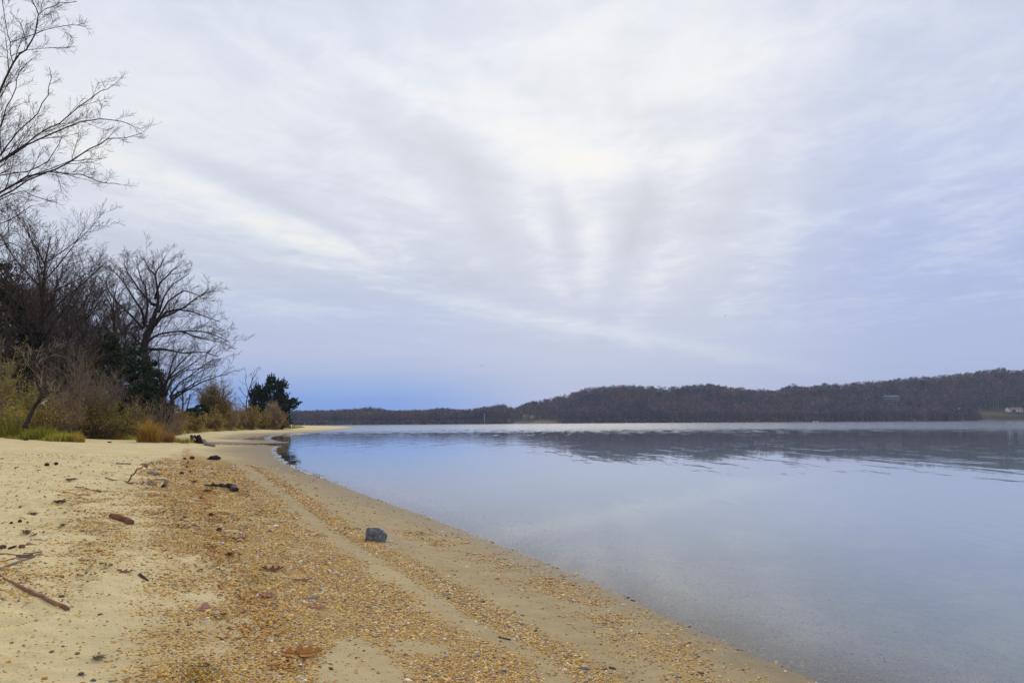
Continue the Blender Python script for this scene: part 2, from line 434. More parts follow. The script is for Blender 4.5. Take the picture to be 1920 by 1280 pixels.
# ground -----------------------------------------------------------
M_ground, t = material('sand')
geo = t.n('ShaderNodeNewGeometry'); pos = geo.outputs['Position']
aw = t.e(t.attr('wet').outputs['Fac']); ag = t.e(t.attr('gravel').outputs['Fac']); av = t.e(t.attr('veg').outputs['Fac']); ah = t.e(t.attr('hum').outputs['Fac'])
n_big = t.noise(pos, .7, 4, .55); n_mid = t.noise(pos, 5, 4, .6); n_fin = t.noise(pos, 90, 3, .7); n_gr = t.noise(pos, 320, 2, .7)
dry = t.mix((n_mid * .5 + n_big * .5).ss(.3, .7), (.60, .47, .235, 1), (.76, .62, .34, 1))
dry = t.mix(t.noise(pos, 3.2, 6, .75).ss(.56, .66) * .38, dry, (.34, .24, .12, 1))
speck = t.ramp(n_fin, [(.30, (.20, .13, .06, 1)), (.42, (.9, .9, .9, 1)), (.6, (1, 1, 1, 1)), (.75, (1.15, 1.12, 1.05, 1))])
dry = t.mix(.75, dry, speck, 'MULTIPLY')
damp = t.mix(n_mid.ss(.3, .7), (.34, .255, .135, 1), (.40, .305, .17, 1))
wet = t.mix(n_mid.ss(.3, .7), (.19, .145, .09, 1), (.23, .18, .115, 1))
c = t.mix(ah, dry, damp); c = t.mix(aw, c, wet)
abed = t.e(t.attr('bed').outputs['Fac']); c = t.mix(abed, c, t.mix(n_mid.ss(.3, .7), (.40, .36, .28, 1), (.52, .47, .38, 1)))
c = t.mix((ag * .8).clamp() * (1.0 - abed), c, (.42, .25, .07, 1))
# tiny stones between and beyond the modelled pebbles
vo = t.n('ShaderNodeTexVoronoi'); vo.inputs['Scale'].default_value = 85; t.l(pos, vo.inputs['Vector'])
vs = t.n('ShaderNodeSeparateColor'); t.l(vo.outputs['Color'], vs.inputs[0])
PAL = [(0, (.52, .25, .025, 1)), (.18, (.70, .40, .05, 1)), (.36, (.56, .32, .08, 1)), (.50, (.68, .53, .27, 1)), (.56, (.24, .13, .045, 1)), (.67, (.50, .20, .025, 1)),
       (.74, (.74, .50, .13, 1)), (.88, (.11, .09, .08, 1)), (.93, (.26, .23, .21, 1)), (.97, (.78, .72, .62, 1))]
stone = t.ramp(t.e(vs.outputs[0]), PAL, 'CONSTANT')
vd = t.e(vo.outputs['Distance'])
smask = (t.e(vs.outputs[1]) - (1.0 - ag * 1.05)).ss(0.0, .02) * (1.0 - vd.ss(.42, .6))
c = t.mix(smask, c, stone)
litter = t.mix(t.noise(pos, 9, 5, .7).ss(.35, .65), (.10, .065, .03, 1), (.26, .18, .07, 1))
litter = t.mix(t.noise(pos, 1.3, 3, .6).ss(.45, .7), litter, (.13, .14, .035, 1))
c = t.mix(av, c, litter)
hgt = (t.noise(pos, 2.3, 3, .6) * .05 + t.noise(pos, 7.5, 3, .6) * .016) * (1.0 - ah) * (1.0 - av) + n_mid * .010 + t.noise(pos, 28, 4, .6) * .004 + n_fin * .0016 + n_gr * .0005 + smask * .006
nm = t.bump(hgt * (1.0 - aw * .8), 1.0, 1.0)
rough = (1.0 - aw * .2) * .93
out_pr(t, c, rough, nm, (aw * .03 + .10))

# far hills floor
M_hill, t = material('woodland_floor')
pos = t.n('ShaderNodeNewGeometry').outputs['Position']
sx = t.n('ShaderNodeSeparateXYZ'); t.l(pos, sx.inputs[0]); zz = t.e(sx.outputs[2])
fl = t.mix(t.noise(pos, .06, 4, .6).ss(.35, .65), (.045, .032, .028, 1), (.085, .06, .045, 1))
afd = t.e(t.attr('field').outputs['Fac'])
fl = t.mix(afd, fl, t.mix(t.noise(pos, .05, 3, .6).ss(.4, .6), (.15, .115, .06, 1), (.10, .095, .04, 1)))
sh = t.mix(t.noise(pos, .02, 3, .6).ss(.45, .6), (.20, .15, .085, 1), (.12, .085, .04, 1))
fl = t.mix(zz.ss(1.0, 2.1), sh, fl)
out_pr(t, fl, .95, None, .1)

# water ------------------------------------------------------------
M_water, t = material('water')
pos = t.n('ShaderNodeNewGeometry').outputs['Position']
sx = t.n('ShaderNodeSeparateXYZ'); t.l(pos, sx.inputs[0]); wx, wy = t.e(sx.outputs[0]), t.e(sx.outputs[1])
dep = t.e(t.attr('depth').outputs['Fac'])
patch = t.noise(t.comb(wx * .035, wy * .05, 0.0), 1.0, 3, .6)
patch2 = t.noise(t.comb(wx * .8 + 4.0, wy * .15, 0.0), 1.0, 3, .6)
yy = wy + (patch - .5) * 120.0 + (patch2 - .5) * 300.0
wind = yy.ss(122, 150)                                  # beyond about 130 m the breeze roughens it
mid = yy.ss(30, 85)
r1 = t.noise(t.comb(wx * .45, wy * 1.1, 0.0), 1.0, 2, .5)
r2 = t.noise(t.comb(wx * .14 + 3.0, wy * .35, 0.0), 1.0, 2, .5)
r3 = t.noise(t.comb(wx * 5.0, wy * 8.0, 0.0), 1.0, 2, .5)
hgt = r1 * (mid * .003 + .0005) + r2 * (mid * .007 + .0010) + r3 * .0003
r4 = t.noise(t.comb(wx * .5 + 9.0, wy * 1.0, 0.0), 1.0, 2, .5)
hgt = hgt + r1 * (wind * .045) + (r4 * wy.ss(28, 62) * .0065)
nm = t.bump(hgt, 1.0, 1.0)
fr = t.n('ShaderNodeFresnel'); fr.inputs[0].default_value = 1.38; t.l(nm, fr.inputs[1])
gl = t.n('ShaderNodeBsdfGlossy'); t.l(wind * .10 + .003, gl.inputs['Roughness']); t.l(nm, gl.inputs['Normal'])
gl.inputs[0].default_value = (1, 1, 1, 1)
tr = t.n('ShaderNodeBsdfTransparent'); tr.inputs[0].default_value = (.86, .90, .88, 1)
df = t.n('ShaderNodeBsdfDiffuse'); t.l(t.mix(dep.ss(.6, 2.2), (.35, .43, .51, 1), (.10, .15, .19, 1)), df.inputs[0])
mx1 = t.n('ShaderNodeMixShader'); t.l((1.0 - (dep * -1.9).fn('EXPONENT')).clamp(), mx1.inputs[0]); t.l(tr.outputs[0], mx1.inputs[1]); t.l(df.outputs[0], mx1.inputs[2])
mx2 = t.n('ShaderNodeMixShader'); t.l(fr.outputs[0], mx2.inputs[0]); t.l(mx1.outputs[0], mx2.inputs[1]); t.l(gl.outputs[0], mx2.inputs[2])
o = t.n('ShaderNodeOutputMaterial'); t.l(mx2.outputs[0], o.inputs[0])

# ------------------------------------------------------------------ ground and water sheets
def polar(rows, cols):
    rr, aa = np.meshgrid(rows, cols, indexing='ij')
    x, y = rr * np.sin(aa), rr * np.cos(aa)
    n, m = len(rows), len(cols)
    i = np.arange(n - 1)[:, None] * m; j = np.arange(m)[None]
    jn = (j + 1) % m
    F = np.stack([i + j, i + m + j, i + m + jn, i + jn], -1).reshape(-1, 4)
    return x.ravel(), y.ravel(), F[:, ::-1]
rows = [.02, .3, .6, .9, 1.2]
while rows[-1] < 28: rows.append(rows[-1] * 1.0085)
while rows[-1] < 300: rows.append(rows[-1] * 1.014)
while rows[-1] < 2100: rows.append(rows[-1] * 1.08)
cols = np.concatenate([np.radians(np.arange(-41, 41, .2)), np.radians(np.arange(41, 319, 3.0))])
gx, gy, gF = polar(np.array(rows), cols)
fd = fields(gx, gy); gz = height(gx, gy, fd)
d_, v_ = fd
wn = fbm(gx, gy, .5, 3, 71)
wetv = 1 - sst(d_ + wn * .35, .05, .75 + 1.0 * sst(gy, 8, 25) + 2.2 * sst(gy, 24, 45) * (1 - sst(gy, 75, 110)))
wetv = np.maximum(wetv, np.exp(-(segdist(gx, gy, POOL, True) / 1.6) ** 2))
wetv = np.maximum(wetv, .85 * np.exp(-(segdist(gx, gy, SCARP) / 1.3) ** 2))
humv = 1 - sst(d_ + wn * .8 + fbm(gx, gy, .12, 2, 73) * .8, 1.4, 4.6)
humv = humv * (1 - .55 * sst(gy, 80, 120))
vegv = sst(v_ + fbm(gx, gy, .8, 3, 77) * .9, -.3, .5)
gr = np.zeros_like(gx); k = (gy > 1) & (gy < 60) & (np.abs(gx) < gy * 1.0 + 2) & (d_ > -4)
gr[k] = gravel(gx[k], gy[k])
gr = np.maximum(gr, np.where(d_ < 0, .25, 0)) * sst(-v_, 0, 1)
ground = obj('ground', mesh('ground', np.stack([gx, gy, gz], -1), gF, True, {
    'wet': ('FLOAT', 'POINT', wetv), 'hum': ('FLOAT', 'POINT', humv), 'gravel': ('FLOAT', 'POINT', np.clip(gr, 0, 1)), 'veg': ('FLOAT', 'POINT', vegv), 'bed': ('FLOAT', 'POINT', sst(-d_, .2, 1.0))}), M_ground)
tag(ground, kind='structure')

wr = [.02, .5, 1.0]
while wr[-1] < 2200: wr.append(wr[-1] * 1.03)
wx_, wy_, wF = polar(np.array(wr), np.concatenate([np.radians(np.arange(-41, 41, .5)), np.radians(np.arange(41, 319, 6.0))]))
wd_ = np.maximum(0, -height(wx_, wy_, fine=False))
water = obj('water', mesh('water', np.stack([wx_, wy_, np.zeros_like(wx_)], -1), wF, True, {'depth': ('FLOAT', 'POINT', wd_)}), M_water)
tag(water, kind='structure')

# far hills
pxs = np.concatenate([np.linspace(-2600, -200, 60), np.linspace(-180, 2200, 240), np.linspace(2240, 4400, 50)])
fy_ = np.concatenate([np.linspace(-60, 0, 4), np.linspace(6, 60, 12), np.linspace(72, 300, 26), [360, 450, 600]])
PXg, FYg = np.meshgrid(pxs, fy_, indexing='ij')
YYg = far_r0(PXg) + FYg
hx, hy, hz_ = far_xyz(PXg, YYg)
n_, m_ = PXg.shape
i = np.arange(n_ - 1)[:, None] * m_; j = np.arange(m_ - 1)[None]
hF = np.stack([i + j, i + m_ + j, i + m_ + j + 1, i + j + 1], -1).reshape(-1, 4)
# open fields on the far shore: px range, metres behind the waterline
FIELDS = [(958, 1046, 40, 66), (1828, 1960, 48, 66)]
fld = np.zeros_like(PXg)
for a, b, c0, c1 in FIELDS: fld = np.maximum(fld, sst(PXg, a - 8, a) * (1 - sst(PXg, b, b + 8)) * sst(FYg, c0 - 10, c0) * (1 - sst(FYg, c1, c1 + 10)))
hills = obj('hills', mesh('hills', np.stack([hx, hy, hz_], -1).reshape(-1, 3), hF, True, {'field': ('FLOAT', 'POINT', fld)}), M_hill)
tag(hills, kind='structure')

# ------------------------------------------------------------------ foliage, bark, twig materials
def vcol(name, rough=.8, trans=0.0, var=.0, spec=.2):
    m, t = material(name)
    a = t.attr('col'); c = a.outputs['Color']
    p = out_pr(t, c, rough, None, spec)
    if trans:
        o = t.nt.nodes.new('ShaderNodeBsdfTranslucent'); t.l(c, o.inputs[0])
        mx = t.n('ShaderNodeMixShader'); mx.inputs[0].default_value = trans
        t.l(p.outputs[0], mx.inputs[1]); t.l(o.outputs[0], mx.inputs[2])
        om = [q for q in t.nt.nodes if q.type == 'OUTPUT_MATERIAL'][0]; t.l(mx.outputs[0], om.inputs[0])
    return m
M_leaf = vcol('leaves', .7, .25)
M_grass = vcol('dry_grass', .8, .3)
M_far = vcol('bare_woodland', .9)
def bark(name, c1, c2): return simple(name, c1, c2, 3.0, .95, .02, 14.0, (1, 1, .25), .1)
M_bark = bark('bark_dark', (.030, .024, .021), (.085, .068, .058))
M_bark2 = bark('bark_grey', (.10, .085, .07), (.22, .19, .155))
M_twig = simple('twig_dark', (.062, .044, .036), (.13, .092, .074), 1.2, .95, spec=.1)
M_twig2 = simple('twig_tan', (.22, .15, .10), (.48, .37, .26), .8, .95, spec=.1)
M_twig3 = simple('twig_reddish', (.12, .07, .045), (.24, .16, .10), .8, .95, spec=.1)

# ------------------------------------------------------------------ bare trees grown branch by branch
def unit(v):
    n = math.sqrt(v[0] ** 2 + v[1] ** 2 + v[2] ** 2) or 1.0
    return (v[0] / n, v[1] / n, v[2] / n)
def perp(d, rnd):
    while True:
        a = (rnd.gauss(0, 1), rnd.gauss(0, 1), rnd.gauss(0, 1))
        k = a[0] * d[0] + a[1] * d[1] + a[2] * d[2]
        b = (a[0] - k * d[0], a[1] - k * d[1], a[2] - k * d[2])
        n = math.sqrt(b[0] ** 2 + b[1] ** 2 + b[2] ** 2)
        if n > .2: return (b[0] / n, b[1] / n, b[2] / n)
TAPER = [.72]
def sprout(S, p, d, L, r, lev, mx, rnd, up=.10, wob=.16, dens=2.2, rmin=.006, big=None, spread=(.55, 1.0)):
    """grow one branch from p; thin rows go to S, thick polylines to big"""
    n = max(3, min(8, int(L / .42)))
    st_ = L / n; pts = [p]; rs = [r]
    for i in range(n):
        q = perp(d, rnd); k = rnd.uniform(0, wob)
        d = unit((d[0] + q[0] * k, d[1] + q[1] * k, d[2] + q[2] * k + up * (.6 if lev < 2 else 1) * (i / n)))
        p = (p[0] + d[0] * st_, p[1] + d[1] * st_, p[2] + d[2] * st_)
        pts.append(p); rs.append(max(rmin, r * (1 - .72 * (i + 1) / n)))
    if big is not None and lev <= 1: big.append((pts, rs))
    else:
        for i in range(n): S.append(pts[i] + pts[i + 1] + (rs[i], rs[i + 1]))
    if lev < mx: twigs_along(S, pts, rs, L, lev, mx, rnd, up, wob, dens, rmin, big, spread)
def twigs_along(S, pts, rs, L, lev, mx, rnd, up, wob, dens, rmin, big, spread, t0=.18):
    n = len(pts) - 1
    nc = max(2, int(round(L ** .62 * dens * (1.25 if lev >= 2 else 1))))
    for c in range(nc):
        t = t0 + (1 - t0) * (c + rnd.random()) / nc; t = min(t, .995)
        f = t * n; i = min(n - 1, int(f)); f -= i
        a, b = pts[i], pts[i + 1]
        q = tuple(a[k] + (b[k] - a[k]) * f for k in range(3))
        d = unit((b[0] - a[0], b[1] - a[1], b[2] - a[2]))
        an = rnd.uniform(*spread); o = perp(d, rnd)
        o = unit((o[0], o[1], o[2] * .8 + .22))
        cd = unit(tuple(d[k] * math.cos(an) + o[k] * math.sin(an) for k in range(3)))
        cl_ = L * rnd.uniform(.32, .62) * (1 - (TAPER[0] if lev == 1 else .45) * t)
        if cl_ < .22: cl_ = .22 + rnd.random() * .15
        rb = rs[i] + (rs[i + 1] - rs[i]) * f
        sprout(S, q, cd, cl_, max(rmin, min(rb * .6, cl_ * .013)), lev + 1, mx, rnd, up, wob, dens, rmin, big, spread)

def build_tree(name, label, cat, trunk, limbs, rnd, mx=4, dens=2.2, up=.10, rmin=.007, mats=None, group=None, wob=.16, spread=(.5, .95), base=None, limb_lev=1, extra=None, thick_sides=7, lscale=1.0):
    """trunk, limbs: lists of (points, radii) in world space"""
    mats = mats or (M_bark, M_twig)
    b = base or trunk[0][0][0]
    root = bpy.data.objects.new(name, None); col.objects.link(root); root.location = b
    tag(root, label, cat, group)
    sub = lambda P_: [(p[0] - b[0], p[1] - b[1], p[2] - b[2]) for p in P_]
    V, F = join([tube(sub(P_), rs, 10, .05) for P_, rs in trunk]); obj('trunk', mesh('trunk', V, F, True), mats[0], root)
    S = []; seen = [sub(P_) for P_, _ in trunk]
    for P_, rs in limbs:
        P_ = sub(P_); big = []
        if lscale is not None:
            bp = min((q for l in seen for q in l), key=lambda q: math.dist(q, P_[0]))
            if .12 < math.dist(bp, P_[0]) < 2.6: P_ = [bp] + P_; rs = [rs[0]] + list(rs)
        seen.append(P_)
        L = sum(math.dist(P_[i], P_[i + 1]) for i in range(len(P_) - 1)) * lscale
        twigs_along(S, P_, rs, L, limb_lev, mx, rnd, up, wob, dens, rmin, big, spread, .12)
        V, F = join([tube(P_, rs, thick_sides, .05)] + [tube(a, r_, 5, 0) for a, r_ in big])
        obj('branch', mesh('branch', V, F, True), mats[0], root)
    if extra: S.extend(extra)
    if S:
        V, F = prisms(S); obj('twigs', mesh('twigs', V, F), mats[1], root)
    return root
def auto_limbs(base, H, rad, rnd, n=9, lo=.22, width=.42, lean=(0, 0), fork=.55, upw=.12, r0=None):
    """a trunk with a crooked leader and main limbs spreading from it"""
    r0 = r0 or H * .0145
    pts, rs = [], []
    N = 9; x, y, z = base
    for i in range(N + 1):
        t = i / N
        pts.append((x + lean[0] * t * H + rnd.gauss(0, .012) * H * t, y + lean[1] * t * H + rnd.gauss(0, .012) * H * t, z - .25 + (H * .93 + .25) * t))
        rs.append(r0 * (1.35 if i == 0 else 1.0) * (1 - .88 * t ** 1.1))
    limbs = []
    for k in range(n):
        t = lo + (0.9 - lo) * (k + rnd.random() * .7) / n
        f = t * N; i = min(N - 1, int(f)); f -= i
        q = tuple(pts[i][j] + (pts[i + 1][j] - pts[i][j]) * f for j in range(3))
        az = k * 2.4 + rnd.uniform(-.5, .5)
        L = H * width * (1 - .55 * t) * rnd.uniform(.85, 1.25) + H * .06
        e0 = rnd.uniform(.35, .75) + t * .35
        d = unit((math.cos(az) * math.cos(e0), math.sin(az) * math.cos(e0), math.sin(e0)))
        P_, rr_ = [q], [max(.02, rs[i] * .5)]
        m = 6
        for s_ in range(m):
            o = perp(d, rnd); kk = rnd.uniform(0, .2)
            d = unit((d[0] + o[0] * kk, d[1] + o[1] * kk, d[2] + o[2] * kk + upw * (.2 + s_ / m)))
            q = tuple(q[j] + d[j] * L / m for j in range(3))
            P_.append(q); rr_.append(max(.012, rr_[0] * (1 - .8 * (s_ + 1) / m)))
        limbs.append((P_, rr_))
    # the leader keeps twigging too
    limbs.append((pts[5:], rs[5:]))
    return [(pts, rs)], limbs

def px_limb(pts, dist, r0, r1, depth=0.0, rnd=random):
    """a limb whose course was read from the photograph, at its own distance; depth = how far it leans to or from us"""
    out, rs = [], []
    n = len(pts)
    for i, (px, py) in enumerate(pts):
        t = i / (n - 1); dd = dist + depth * t + rnd.gauss(0, .12) * (t > 0)
        d = ray(px, py); k = dd / d[1]
        out.append((d[0] * k, dd, CAMZ + d[2] * k)); rs.append(r0 + (r1 - r0) * t ** .6)
    # subdivide for smoothness
    o2, r2 = [out[0]], [rs[0]]
    for i in range(n - 1):
        for f in (.5, 1.0):
            j = .04 * (f == .5)
            o2.append(tuple(out[i][k] + (out[i + 1][k] - out[i][k]) * f + rnd.gauss(0, j) for k in range(3))); r2.append(rs[i] + (rs[i + 1] - rs[i]) * f)
    return o2, r2

# big tree whose crown leans into the frame from the left edge
rt = random.Random(11)
bx, by = at_dist(-150, 42); bz = hz(bx, by)
D = 42.0
def pl_(pts, r0, depth): return px_limb(pts, D, r0 * .58, .016, depth, rt)
tr_pts = [(bx, by, bz - .3), (bx + .1, by, bz + 2.5), (bx + .5, by, bz + 5.5), (bx + .8, by + .1, bz + 8.5), (bx + 1.1, by, bz + 11.5), (bx + 1.5, by + .2, bz + 15), (bx + 1.9, by, bz + 19), (bx + 2.1, by + .2, bz + 23)]
tr_r = [.55, .42, .38, .33, .26, .19, .12, .04]
top = (bx + 1.1, by)
Ltr = [pl_([(-112, 430), (-60, 330), (-25, 240), (0, 171), (25, 118), (49, 94), (66, 64), (72, 27), (60, 3), (52, -60)], .17, -2.0),
       pl_([(25, 118), (19, 92), (15, 67), (5, 7), (0, -50)], .045, -3.2), pl_([(66, 64), (101, 52), (134, 47), (161, 50)], .035, -2.6),
       pl_([(49, 94), (70, 91), (94, 90), (131, 89)], .03, -1.6), pl_([(72, 27), (89, 15), (111, 5), (144, 3)], .03, -2.4),
       pl_([(-118, 480), (-70, 380), (0, 302), (30, 282), (67, 255), (111, 232), (151, 198), (188, 171), (212, 160)], .14, 1.5),
       pl_([(-60, 350), (0, 304), (50, 272), (101, 249), (151, 228), (188, 223), (228, 228), (250, 237)], .11, -1.2),
       pl_([(-30, 330), (0, 292), (20, 265), (50, 232), (71, 212), (91, 178), (96, 148), (92, 126)], .09, 2.4),
       pl_([(-20, 345), (0, 329), (50, 322), (91, 302), (101, 285), (116, 257)], .07, -2.0),
       pl_([(-124, 520), (-70, 420), (0, 361), (50, 331), (101, 319), (134, 302), (168, 279), (202, 260), (235, 259), (266, 250)], .15, .6),
       pl_([(-50, 395), (0, 369), (50, 339), (91, 322), (134, 327), (168, 333), (202, 344), (226, 346)], .10, -1.8),
       pl_([(30, 345), (67, 326), (131, 302), (160, 299), (190, 297)], .06, 2.2), pl_([(-40, 400), (0, 375), (45, 358), (77, 372), (107, 380)], .055, -1.0),
       pl_([(-45, 350), (-5, 250), (12, 200), (30, 165), (36, 135), (60, 110)], .07, -2.6), pl_([(-80, 420), (-20, 330), (5, 300), (0, 250), (10, 215), (40, 195)], .07, 2.6),
       pl_([(-130, 560), (-80, 470), (-20, 430), (20, 412), (60, 385)], .09, -2.2), pl_([(-130, 590), (-90, 520), (-30, 470), (20, 455), (45, 470)], .09, 1.8)]
build_tree('tall_tree', 'tall bare tree at the left edge whose branches reach into the sky', 'tree', [(tr_pts, tr_r)], Ltr, rt, mx=4, lscale=.42, dens=4.6, up=.07, rmin=.006, base=(bx, by, bz), spread=(.45, .9))

# broad crowned oak
TAPER[0] = .45
rt = random.Random(5)
D = 70.0
bx, by = at_dist(288, 70); bz = hz(bx, by)
def pb_(pts, r0, depth): return px_limb(pts, D, r0, .028, depth, rt)
T0 = px_limb([(296, 800), (290, 760), (280, 710), (270, 660), (275, 630), (288, 597)], D, .44, .30, .3, rt)
LB = [pb_([(288, 597), (296, 572), (295, 540), (291, 515), (300, 500), (310, 480)], 0.187, -.8), pb_([(291, 515), (280, 505), (270, 485)], .10, 1.5),
      pb_([(272, 610), (277, 572), (272, 535), (262, 515), (256, 500)], 0.144, 2.2), pb_([(270, 605), (265, 580), (245, 550), (225, 520), (203, 500)], 0.144, -2.5),
      pb_([(268, 615), (245, 590), (225, 572), (207, 550), (200, 535)], 0.130, 1.5), pb_([(290, 610), (312, 585), (345, 577), (370, 557), (400, 545)], 0.144, -1.5),
      pb_([(295, 600), (315, 565), (345, 545), (375, 555), (392, 540)], 0.108, 2.2), pb_([(298, 585), (307, 557), (325, 532), (355, 512)], 0.122, .5),
      pb_([(296, 600), (318, 590), (337, 580), (362, 585), (390, 595), (413, 603)], 0.108, -2.8), pb_([(272, 642), (288, 632), (305, 625), (337, 621), (375, 621), (400, 627), (432, 642)], 0.137, -1.0),
      pb_([(337, 621), (362, 630), (390, 637), (426, 640)], .09, -2.4), pb_([(268, 650), (245, 625), (215, 612), (190, 618)], 0.108, 1.0), pb_([(291, 560), (300, 530), (325, 505), (338, 496)], .12, -2.2),
      pb_([(285, 570), (262, 545), (240, 512), (232, 492)], .13, 3.0), pb_([(275, 655), (310, 655), (345, 662), (385, 660), (410, 668)], .14, 1.5)]
build_tree('oak_tree', 'broad bare oak with a rounded fan-shaped crown, rightmost of the tall trees', 'tree', [T0], LB, rt, mx=4, dens=3.9, up=.11, rmin=.0085, lscale=.85, base=(bx, by, bz), spread=(.45, .9))

# low many stemmed tree leaning to the right below the oak
rt = random.Random(8); D = 62.0
bx, by = at_dist(314, 62); bz = hz(bx, by)
def pc_(pts, r0, depth): return px_limb(pts, D, r0, .02, depth, rt)
T0 = [px_limb([(312, 804), (312, 780), (308, 752), (306, 725)], D, .30, .16, 0, rt), px_limb([(314, 804), (320, 785), (322, 765), (322, 744)], D, .24, .15, -.6, rt)]
LC = [pc_([(322, 744), (330, 740), (342, 734), (363, 719), (384, 709), (405, 703)], .12, -1), pc_([(306, 725), (315, 712), (332, 700), (363, 680), (397, 655)], .12, 1),
      pc_([(322, 750), (349, 732), (380, 715), (405, 706), (428, 702)], .10, -2), pc_([(306, 728), (300, 700), (296, 675), (300, 655)], .10, 1.5), pc_([(307, 735), (318, 700), (325, 672), (340, 650)], .10, -1.5),
      pc_([(311, 740), (320, 715), (345, 695), (372, 690), (400, 688)], .09, 2), pc_([(310, 722), (330, 690), (352, 668), (372, 645)], .09, 0), pc_([(318, 745), (336, 718), (362, 700), (395, 676), (415, 672)], .09, .5),
      pc_([(306, 740), (290, 720), (280, 700), (276, 682)], .08, -1.0)]
build_tree('leaning_tree', 'low bare tree with many stems, its long branches sweeping right over the beach grass', 'tree', T0, LC, rt, mx=4, dens=3.0, up=.05, rmin=.008, base=(bx, by, bz), mats=(M_bark, simple('twig_brown', (.06, .042, .034), (.12, .085, .065), 1.0, .95)), spread=(.4, .85))

# the wood on the left: individually grown trees, then copies of them further back
def grow_tree(px, dist, top_py, seed, label, width=.42, n=10, mx=4, dens=1.9, rmin=.009, name='bare_tree', lo=.2, lean=(0, 0), mats=None, r0=None, group=None, up=.10):
    r_ = random.Random(seed); x, y = at_dist(px, dist); z = hz(x, y)
    H = CAMZ + (yhor(px) - top_py) / FPX * dist - z
    T, Lm = auto_limbs((x, y, z), H, 0, r_, n=n, lo=lo, width=width, lean=lean, r0=r0)
    return build_tree(name, label, 'tree', T, Lm, r_, mx=mx, dens=dens, up=up, rmin=rmin, base=(x, y, z), mats=mats, group=group)
GW = 'bare trees of the wood behind the beach'
tA = grow_tree(72, 54, 412, 21, 'tall bare tree with a dense brushy crown, second from the left edge', width=.54, n=17, lo=.25, dens=3.3, rmin=.008, r0=.26, group=GW)
tB = grow_tree(124, 64, 500, 22, 'slim upright bare tree just right of the dense brushy crown', width=.46, n=14, dens=3.1, rmin=.009, group=GW)
tC = grow_tree(205, 72, 512, 23, 'bare tree whose crown touches the left side of the broad oak', width=.52, n=14, dens=3.1, rmin=.010, lo=.3, lean=(.02, 0), group=GW)
tD = grow_tree(8, 50, 470, 24, 'dark bare tree rising at the left edge below the tall tree', width=.50, n=13, dens=3.0, group=GW)
def copy_at(src, px, dist, rz, s, label):
    x, y = at_dist(px, dist); return tree_copy(src, (x, y, hz(x, y)), rz, s, label, GW)
copy_at(tB, 150, 66, 2.0, (1.05, 1.05, .92), 'slim bare trunk forking low, right of its upright twin')
copy_at(tC, 100, 80, 4.1, .95, 'bare tree standing back between the brushy crown and the slim trees')
copy_at(tA, 20, 78, 1.2, .82, 'bare tree far back at the left edge of the wood')
copy_at(tB, 178, 92, .7, 1.0, 'thin bare tree deep in the wood left of the oak')
copy_at(tC, 250, 96, 3.0, .90, 'thin bare tree seen through the left branches of the oak')
copy_at(tB, 45, 66, 5.2, .9, 'bare tree behind the yellow shrub near the left edge')
copy_at(tC, -60, 60, .4, 1.1, 'bare tree just beyond the left edge of the picture')
copy_at(tA, -150, 66, 2.6, 1.0, 'tall bare tree beyond the left edge of the picture')
copy_at(tB, 320, 104, 1.0, .62, 'small bare tree seen through the sweeping branches of the leaning tree')
copy_at(tC, 160, 84, 5.0, .92, 'bare tree filling the wood behind the slim forked trunk')
copy_at(tB, 226, 80, 2.7, 1.0, 'slim bare tree close behind the left side of the oak')
copy_at(tA, 52, 70, 3.9, .86, 'brushy bare tree standing right behind the second tree from the left edge')
copy_at(tC, 118, 92, 1.6, 1.05, 'bare tree deepest in the middle of the wood')
# small slender trees further out on the point
rt = random.Random(31)
x, y = at_dist(341, 86)
T0 = [px_limb([(341, 800), (342, 780), (343, 755), (342, 730)], 86, .17, .07, 0, rt), px_limb([(343, 790), (350, 768), (354, 752), (356, 738)], 86, .10, .05, .5, rt)]
LL = [px_limb([(343, 760), (352, 748), (362, 742)], 86, .05, .02, 1, rt), px_limb([(342, 750), (334, 738), (330, 725)], 86, .05, .02, -1, rt), px_limb([(342, 735), (347, 722), (350, 712)], 86, .05, .02, .5, rt)]
build_tree('young_tree', 'small dark young tree with two thin stems in the gap right of the leaning tree', 'tree', T0, LL, rt, mx=3, dens=2, rmin=.012, base=(x, y, hz(x, y)))
T0 = [px_limb([(458, 800), (461, 775), (462, 752), (466, 735), (472, 715), (478, 692)], 128, .15, .03, 0, rt)]
LL = [px_limb([(463, 745), (455, 736), (450, 726)], 128, .06, .02, 1, rt), px_limb([(466, 732), (474, 718), (484, 707)], 128, .06, .02, -1, rt), px_limb([(466, 735), (460, 715), (462, 700)], 128, .05, .02, 1, rt),
      px_limb([(472, 715), (480, 700), (483, 688)], 128, .05, .02, -.5, rt), px_limb([(461, 765), (452, 752), (446, 742)], 128, .05, .02, 1, rt)]
build_tree('slender_tree', 'slender bare tree standing alone just left of the dark cedar', 'tree', T0, LL, rt, mx=3, dens=2.0, rmin=.016, base=(*at_dist(458, 128), hz(*at_dist(458, 128))))
